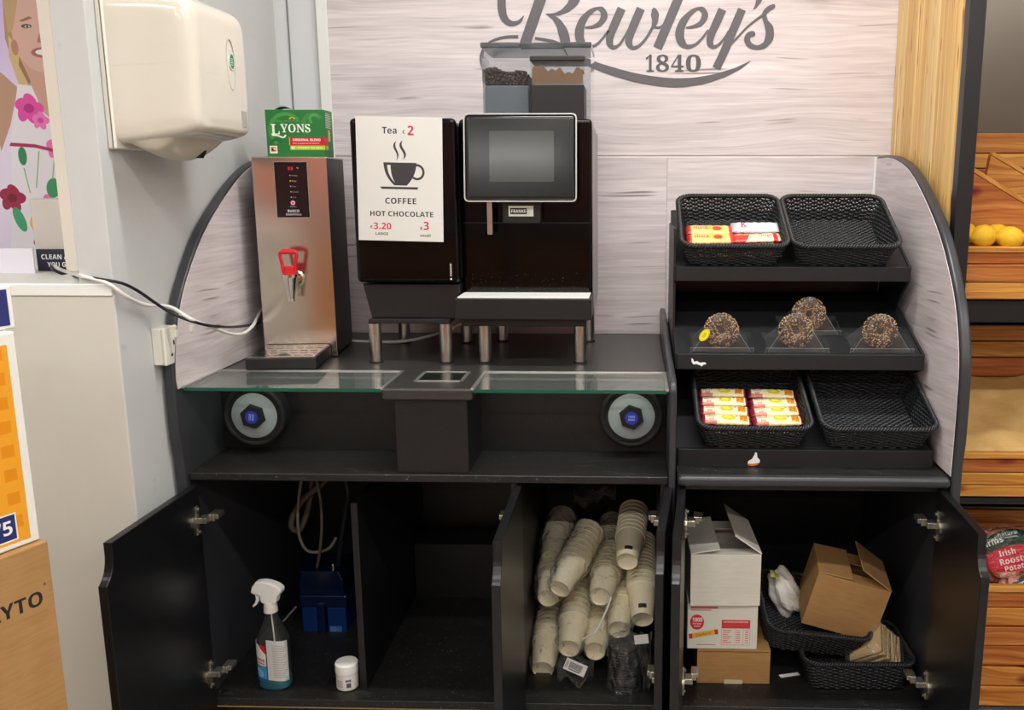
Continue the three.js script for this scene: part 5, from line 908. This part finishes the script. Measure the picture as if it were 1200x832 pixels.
{
  const zc = 0.02, C = (name, u0, v0, u1, v1, z, m, label, cat) => { const a = pz(u0, v0, z), b = pz(u1, v1, z); return single(name, bx(a.x, b.x, 1.1572, Math.max(a.y, b.y), z - 0.004, z, 0.0008), m, label, cat); };
  const s1 = pz(-12, 291, -0.06), s2 = pz(42, 291, -0.06);
  C('white_card', -16, 291, 42, 328, -0.02, mat(0xe4e2ee, 0.5), 'plain white card standing on the ledge beneath the poster', 'card');
  const tx = canvasTex(420, 240, (x) => { x.fillStyle = '#2a2d3c'; x.fillRect(0, 0, 420, 240); text(x, 'CLEAN AS', 210, 84, 72, '#f4f4f4', { max: 330 }); text(x, 'YOU GO', 232, 168, 72, '#f4f4f4', { max: 250 }); });
  const z = -0.075, a = pz(42, 292, z), b = pz(92, 328, z), g = thing('notice_sign', 'dark blue notice with white capital letters on the ledge', 'sign');
  part('board', bx(a.x, b.x, 1.1572, a.y, z - 0.006, z, 0.0008), mat(0x2a2d3c, 0.5), g); const p = part('print', sheet(b.x - a.x, a.y - 1.1572), print(tx, 0.5), g); p.position.set((a.x + b.x) / 2, (a.y + 1.1572) / 2, z + 0.0004);
  const z2 = -0.085, c = pz(34, 233, z2), d = pz(80, 290, z2);
  single('grey_box', bx(c.x, d.x, 1.1572, c.y, z2 - 0.09, z2, 0.003), mat(0xcfc9c2, 0.5), 'plain pale grey box behind the dark blue notice', 'box');
  const q = pz(33, 262, -0.1); const lm = lemonGeo(); const m = single('yellow_ball', lm, mat(0xf0b91a, 0.4), 'yellow rounded ornament beside the pale grey box', 'ornament'); worldThings.pop(); put(m, q.x - 0.002, q.y, -0.155, 0, 0, 1.4); m.scale.set(0.9, 0.9, 0.9);
}
function lemonGeo() { return lathe([[0, -0.037], [0.006, -0.036], [0.010, -0.031], [0.021, -0.022], [0.0275, -0.008], [0.0275, 0.008], [0.021, 0.022], [0.010, 0.031], [0.006, 0.037], [0.0, 0.038]], 24).rotateZ(Math.PI / 2); }
// ---------------------------------------------------------------- cartons stacked in front of the half wall
{
  const R = pz(56, 633, 0.62), Lp = py(-2, 655, R.y), dir = R.clone().sub(Lp).normalize(), yaw = Math.atan2(-dir.z, dir.x);
  const mk = (name, label, w, h, d, yb, corner, ya, m) => { const g = local(name, label, 'carton'); part('box', muv(rbox(w, h, d, 0.003).translate(0, h / 2, 0)), m, g); const off = V3(w / 2, 0, d / 2).applyAxisAngle(V3(0, 1, 0), ya); g.position.set(corner.x - off.x, yb, corner.z - off.z); g.rotation.y = ya; return g; };
  const w = 0.46, h = R.y, d = 0.30;
  const k = mk('brown_carton', 'tall brown carton with black lettering under the orange chequered box', w, h, d, 0, R, yaw, M.kraft);
  const tx = canvasTex(780, 300, (x, W, H) => { x.fillStyle = '#ae8450'; x.fillRect(0, 0, W, H); text(x, 'TAYTO', 380, 160, 200, '#1d1b1a', { max: 690 }); text(x, '®', 750, 40, 40, '#1d1b1a'); });
  const p = part('front_print', sheet(0.13, 0.05), print(tx, 0.75), k, 'black lettering'); const f = pz(45, 692, 0.62); p.position.set(w / 2 - 0.074, f.y, d / 2 + 0.0005);
  // orange chequered box above
  const T = pz(20, 388, 0.62), hh = T.y - R.y - 0.001, R2 = V3(R.x - 0.012, 0, R.z);
  const o = mk('chequered_box', 'orange chequered display box with white border and navy price flash', 0.44, hh, 0.26, R.y + 0.001, R2, yaw, M.white);
  const ox = canvasTex(1440, 1040, (x, W, H) => { x.fillStyle = '#efece2'; x.fillRect(0, 0, W, H); x.fillStyle = '#f0a426'; x.fillRect(30, 50, 1376, 970); x.fillStyle = '#e58f10'; for (let i = 0; i < 8; i++) for (let j = 0; j < 11; j++) x.fillRect(1310 - j * 120, 60 + i * 118, 66, 60); x.fillStyle = '#efece2'; x.fillRect(1040, 866, 302, 140); x.fillStyle = '#27306e'; x.fillRect(1048, 874, 286, 124); text(x, '75', 1262, 936, 96, '#f6f4ee', { max: 116 }); text(x, '€1.', 1130, 936, 80, '#f6f4ee', { max: 90 }); });
  const q = part('front_print', sheet(0.43, hh - 0.006), print(ox, 0.45), o, 'orange chequers and navy price flash'); q.position.set(0, hh / 2, 0.1305);
  // corner of a smaller box on top
  const s = mk('small_carton', 'white carton with navy panel standing on the orange chequered box', 0.2, 0.068, 0.16, T.y + 0.0015, V3(pz(8, 380, 0.62).x, 0, R.z - 0.02), yaw, M.white);
  const e = part('navy_panel', rbox(0.186, 0.056, 0.001, 0), mat(0x2b3070, 0.5), s, 'navy printed panel'); e.position.set(-0.002, 0.034, 0.0806);
}
// ---------------------------------------------------------------- wooden produce display on the right
{
  const g = thing('display_end_panel', 'tall pale pine end panel with black post of the produce display', 'end panel');
  const n = 6, z0 = BACK + 0.015, z1 = -0.205, s = (z1 - z0) / n;
  for (let i = 0; i < n; i++) part('board', muv(bx(0.752, 0.772 - (i % 2) * 0.0008, 0, 2.5, z0 + i * s + 0.0006, z0 + (i + 1) * s - 0.0006, 0.0015), true, i * 0.37, i * 0.173), M.pale[i % 3], g);
  part('post', bx(0.745, 0.781, 0, 2.5, -0.204, -0.168, 0.002), M.satinBlack, g, 'black steel post');
}
const PX0 = 0.786, PX1 = 1.42, PF = -0.20;
{
  single('metal_backing', bx(PX0, 2.2, 0.0, 2.5, -0.765, -0.755, 0.001), mat(0x7a7268, 0.28, 1), 'dark grey metal backing sheet above the produce crates', 'backing sheet');
  const f = thing('crate_rack', 'black steel rack between the tiers of produce crates', 'rack');
  for (const v of [367, 589]) { const y = pz(1160, v, PF - 0.02).y, h = (v === 367 ? 0.062 : 0.026); part('rail', bx(PX0, PX1, y - h / 2, y + h / 2, PF - 0.04, PF - 0.02, 0.002), M.satinBlack, f); part('shelf_plate', bx(PX0, PX1, y - h / 2, y - h / 2 + 0.01, -0.72, PF - 0.02, 0.001), M.satinBlack, f); }
}
function crateTier(label, front, backRows, lipV, bottomV) {     // front: pixel rows of the front planks, backRows: rows of the inner back planks
  const g = thing('produce_crate', label, 'crate'), Y = (v, z) => pz(1165, v, z).y; let k = 0;
  for (const [v0, v1, set = 0] of front) { part('plank', muv(bx(PX0 + 0.002, PX1, Y(v1, PF), Y(v0, PF), PF - 0.018 - set, PF - set, 0.002, 1), false, k * 0.31 + v0 * 0.013, k * 0.11), M.pine[(k++ + Math.round(v0)) % 3], g); }
  for (const [v0, v1, z] of backRows) part('plank', muv(bx(PX0 + 0.002, PX1, Y(v1, z), Y(v0, z), z - 0.016, z, 0.002, 1), false, k * 0.27, k * 0.13), M.pine[k++ % 3], g);
  part('lip', bx(PX0 + 0.002, PX1, Y(lipV + 7, PF), Y(lipV, PF), PF - 0.02, PF + 0.002, 0.003), M.pine[1], g);
  const yb = Y(bottomV, PF), zb = backRows.length ? backRows[0][2] : -0.6;
  part('crate_side', bx(PX0 + 0.003, PX0 + 0.018, yb, Y(lipV, PF) + 0.0, zb, PF - 0.021, 0.002), M.pine[2], g); part('crate_bottom', bx(PX0 + 0.002, PX1, yb - 0.002, yb + 0.010, zb, PF - 0.02, 0.001), M.pine[0], g);
  return g;
}
const crate1 = crateTier('upper pine crate with slanted dividers holding lemons', [[296, 309, 0.004], [310, 330], [332, 350.5]], [[156, 179, -0.62], [180, 197, -0.62], [198, 216, -0.62]], 289, 350);
crateTier('middle pine crate lined with brown paper', [[539, 554, 0.004], [555, 568], [569, 582]], [[382, 399, -0.5], [400.5, 418, -0.5], [419.5, 441, -0.5], [442, 460, -0.5]], 531, 582);
crateTier('lowest pine crate holding bags of potatoes', [[695, 712, 0.004], [713, 733], [735, 756], [757.5, 780, 0.003], [782, 803], [804.5, 827]], [[598, 618, -0.42], [619.5, 640, -0.42], [641, 662, -0.42]], 687, 827);
{ // slanted divider boards of the upper crate
  const slant = (quad, z, k) => {
    const P = quad.map(([u, v]) => { const p = pz(u, v, z); return [p.x, p.y]; }), g = extr(P, 0.016, 0.0015); g.translate(0, 0, z - 0.016);
    const dir = Math.atan2(P[1][1] - P[0][1], P[1][0] - P[0][0]), L = Math.hypot(P[1][0] - P[0][0], P[1][1] - P[0][1]);
    part('divider', muv(g, false, k * 0.4, k * 0.2), M.pine[k % 3], crate1);
    const e = part('divider_edge', muv(bx(0, L, 0.0003, 0.011, -0.019, 0.003, 0.002), false, k * 0.3, 0), M.pine[1], crate1); put(e, P[0][0], P[0][1], z, 0, 0, dir);
  };
  slant([[1130, 196], [1240, 264], [1240, 300], [1130, 272]], -0.30, 2); slant([[1161, 182], [1240, 229], [1240, 275], [1152, 224]], -0.42, 0);
  const lg = lemonGeo(), lm = mat(0xffffff, 0.42, 0, { map: dataTex(128, 128, (u, v) => { const k = (fbm(u, v, 30, 30, 2, 601) - 0.5) * 16; return [242 + k, 190 + k, 34 + k]; }, 2, 2), bumpMap: bumpFine, bumpScale: 0.0008 });
  for (const [u, v, z, r] of [[1152, 277, -0.232, 0.35], [1183, 279, -0.232, -0.12], [1130, 274, -0.25, 1.0], [1214, 278, -0.235, 0.4], [1168, 276, -0.275, 0.2]]) { const m = single('lemon', lg, lm, 'ripe yellow lemon behind the lip of the upper pine crate', 'lemon', 'lemons in the upper crate'); worldThings.pop(); const p = pz(u, v, z); put(m, p.x, p.y, z, 0, r, r * 0.3); }
  const lb = part('lemon_tray', bx(PX0 + 0.02, PX1, pz(1160, 292, -0.24).y - 0.02, pz(1160, 292, -0.24).y - 0.012, -0.30, PF - 0.02, 0.001), M.pine[0], crate1);
  // brown paper lining
  const A = pz(1120, 441, -0.49), B = pz(1120, 533, PF - 0.022);
  const pap = single('paper_lining', quadGrid((u, v) => V3(PX0 + 0.02 + u * 0.55, A.y + (B.y - A.y) * v + 0.006 * Math.sin(u * 14 + v * 5) + 0.004 * Math.sin(u * 33 - v * 17) * v, A.z + (B.z - A.z) * v + 0.006 * Math.sin(u * 21 + v * 13)), 60, 30), mat(0xffffff, 0.6, 0, { map: cardTex([204, 164, 102]) }), 'brown wrapping paper lining the middle crate', 'paper');
  // potato bags
  const bt = canvasTex(700, 520, (x) => {
    x.fillStyle = '#b4705c'; x.fillRect(0, 0, 700, 520); for (let i = 0; i < 40; i++) { x.fillStyle = ['#c98a74', '#a35a4a', '#d8a890', '#8f4a3e'][i % 4]; x.beginPath(); x.ellipse((i * 173) % 700, 300 + (i * 97) % 220, 50, 36, i, 0, 7); x.fill(); }
    x.fillStyle = '#22392e'; x.beginPath(); x.moveTo(0, 190); x.quadraticCurveTo(200, 10, 420, 10); x.quadraticCurveTo(620, 40, 700, 120); x.lineTo(700, 200); x.lineTo(0, 240); x.fill();
    text(x, 'farms', 190, 120, 84, '#d8ddd2', { rot: -0.2, max: 250 }); text(x, 'natural', 370, 50, 54, '#aab5a6', { rot: -0.1, max: 200 });
    x.fillStyle = '#c7293a'; x.beginPath(); x.ellipse(400, 300, 330, 130, -0.06, 0, 7); x.fill(); text(x, 'Irish', 330, 235, 80, '#ead8d2', { rot: -0.12, max: 170 }); text(x, 'Rooster', 400, 310, 84, '#ead8d2', { rot: -0.12, max: 330 }); text(x, 'Potatoes', 440, 382, 76, '#ead8d2', { rot: -0.12, max: 330 });
  });
  const bag = (u, v, z, ry, rz, sc, label) => {
    const g = quadGrid((a, b) => { const th = a * Math.PI * 2, ph = (b - 0.5) * Math.PI, n = 0.6, P = (c) => Math.sign(c) * Math.pow(Math.abs(c), n), k = 1 + 0.05 * Math.sin(th * 7 + b * 9) + 0.03 * Math.sin(th * 13); return V3(0.10 * P(Math.cos(ph)) * P(Math.sin(th)) * k, 0.072 * P(Math.sin(ph)) * k, 0.045 * P(Math.cos(ph)) * P(Math.cos(th)) * k); }, 48, 24);
    const uv = g.attributes.uv, p = g.attributes.position; for (let i = 0; i < uv.count; i++) uv.setXY(i, (p.getX(i) + 0.1) / 0.2, (p.getY(i) + 0.072) / 0.144);
    const m = single('potato_bag', g, print(bt, 0.25, { clearcoat: 0.3, bumpMap: crinkle, bumpScale: 0.003 }), label, 'potato bag'); worldThings.pop(); const q = pz(u, v, z); put(m, q.x, q.y, z, -0.3, ry, rz); m.scale.setScalar(sc);
  };
  bag(1176, 648, -0.30, 0, 0.12, 0.92, 'red and green bag of potatoes lying on other bags in the lowest crate'); bag(1208, 696, -0.27, 0.1, 0.1, 0.92, 'bag of potatoes under the top bag in the lowest crate'); bag(1120, 700, -0.26, 0, -0.6, 0.8, 'bag of potatoes in the crate corner next to the open black door');
}
// ---------------------------------------------------------------- shop opposite (mirrored in steel and gloss fronts)
{
  for (const [x0, x1, n] of [[-3.15, -0.9, 0], [-0.8, 0.9, 1], [1.0, 2.7, 2]]) {
    const g = thing('opposite_display', ['wooden produce display across the aisle facing the counter', 'wooden produce display across the aisle between two others', 'wooden produce display across the aisle near the pine panel'][n], 'produce display');
    part('backing', bx(x0, x1, 0, 1.75, 4.1, 4.16, 0.003), mat(0xb0705c, 0.6), g);
    for (let i = 0; i < 4; i++) { const y = 0.04 + i * 0.23; part('plank', muv(bx(x0, x1, y, y + 0.205, 3.40 + i * 0.06, 3.43 + i * 0.06, 0.003)), M.pine[i % 3], g); part('tray', bx(x0, x1, y + 0.18, y + 0.19, 3.43 + i * 0.06, 4.1, 0.002), M.pine[(i + 1) % 3], g); }
    part('grey_shelf', bx(x0, x1, 0.99, 1.13, 3.75, 4.1, 0.004), mat(0x8a8e98, 0.5), g);
    part('header', bx(x0, x1, 1.22, 1.75, 3.72, 3.78, 0.004), mat(0xc07a68, 0.6), g);
  }
}
settle();
boiler.rotation.y = 0.12; boilerTray.rotation.y = 0.12;              // both stand slightly turned towards the aisle
scene.traverse((o) => { if (o.isMesh) { o.castShadow = true; o.receiveShadow = true; } });
renderer.render(scene, camera);
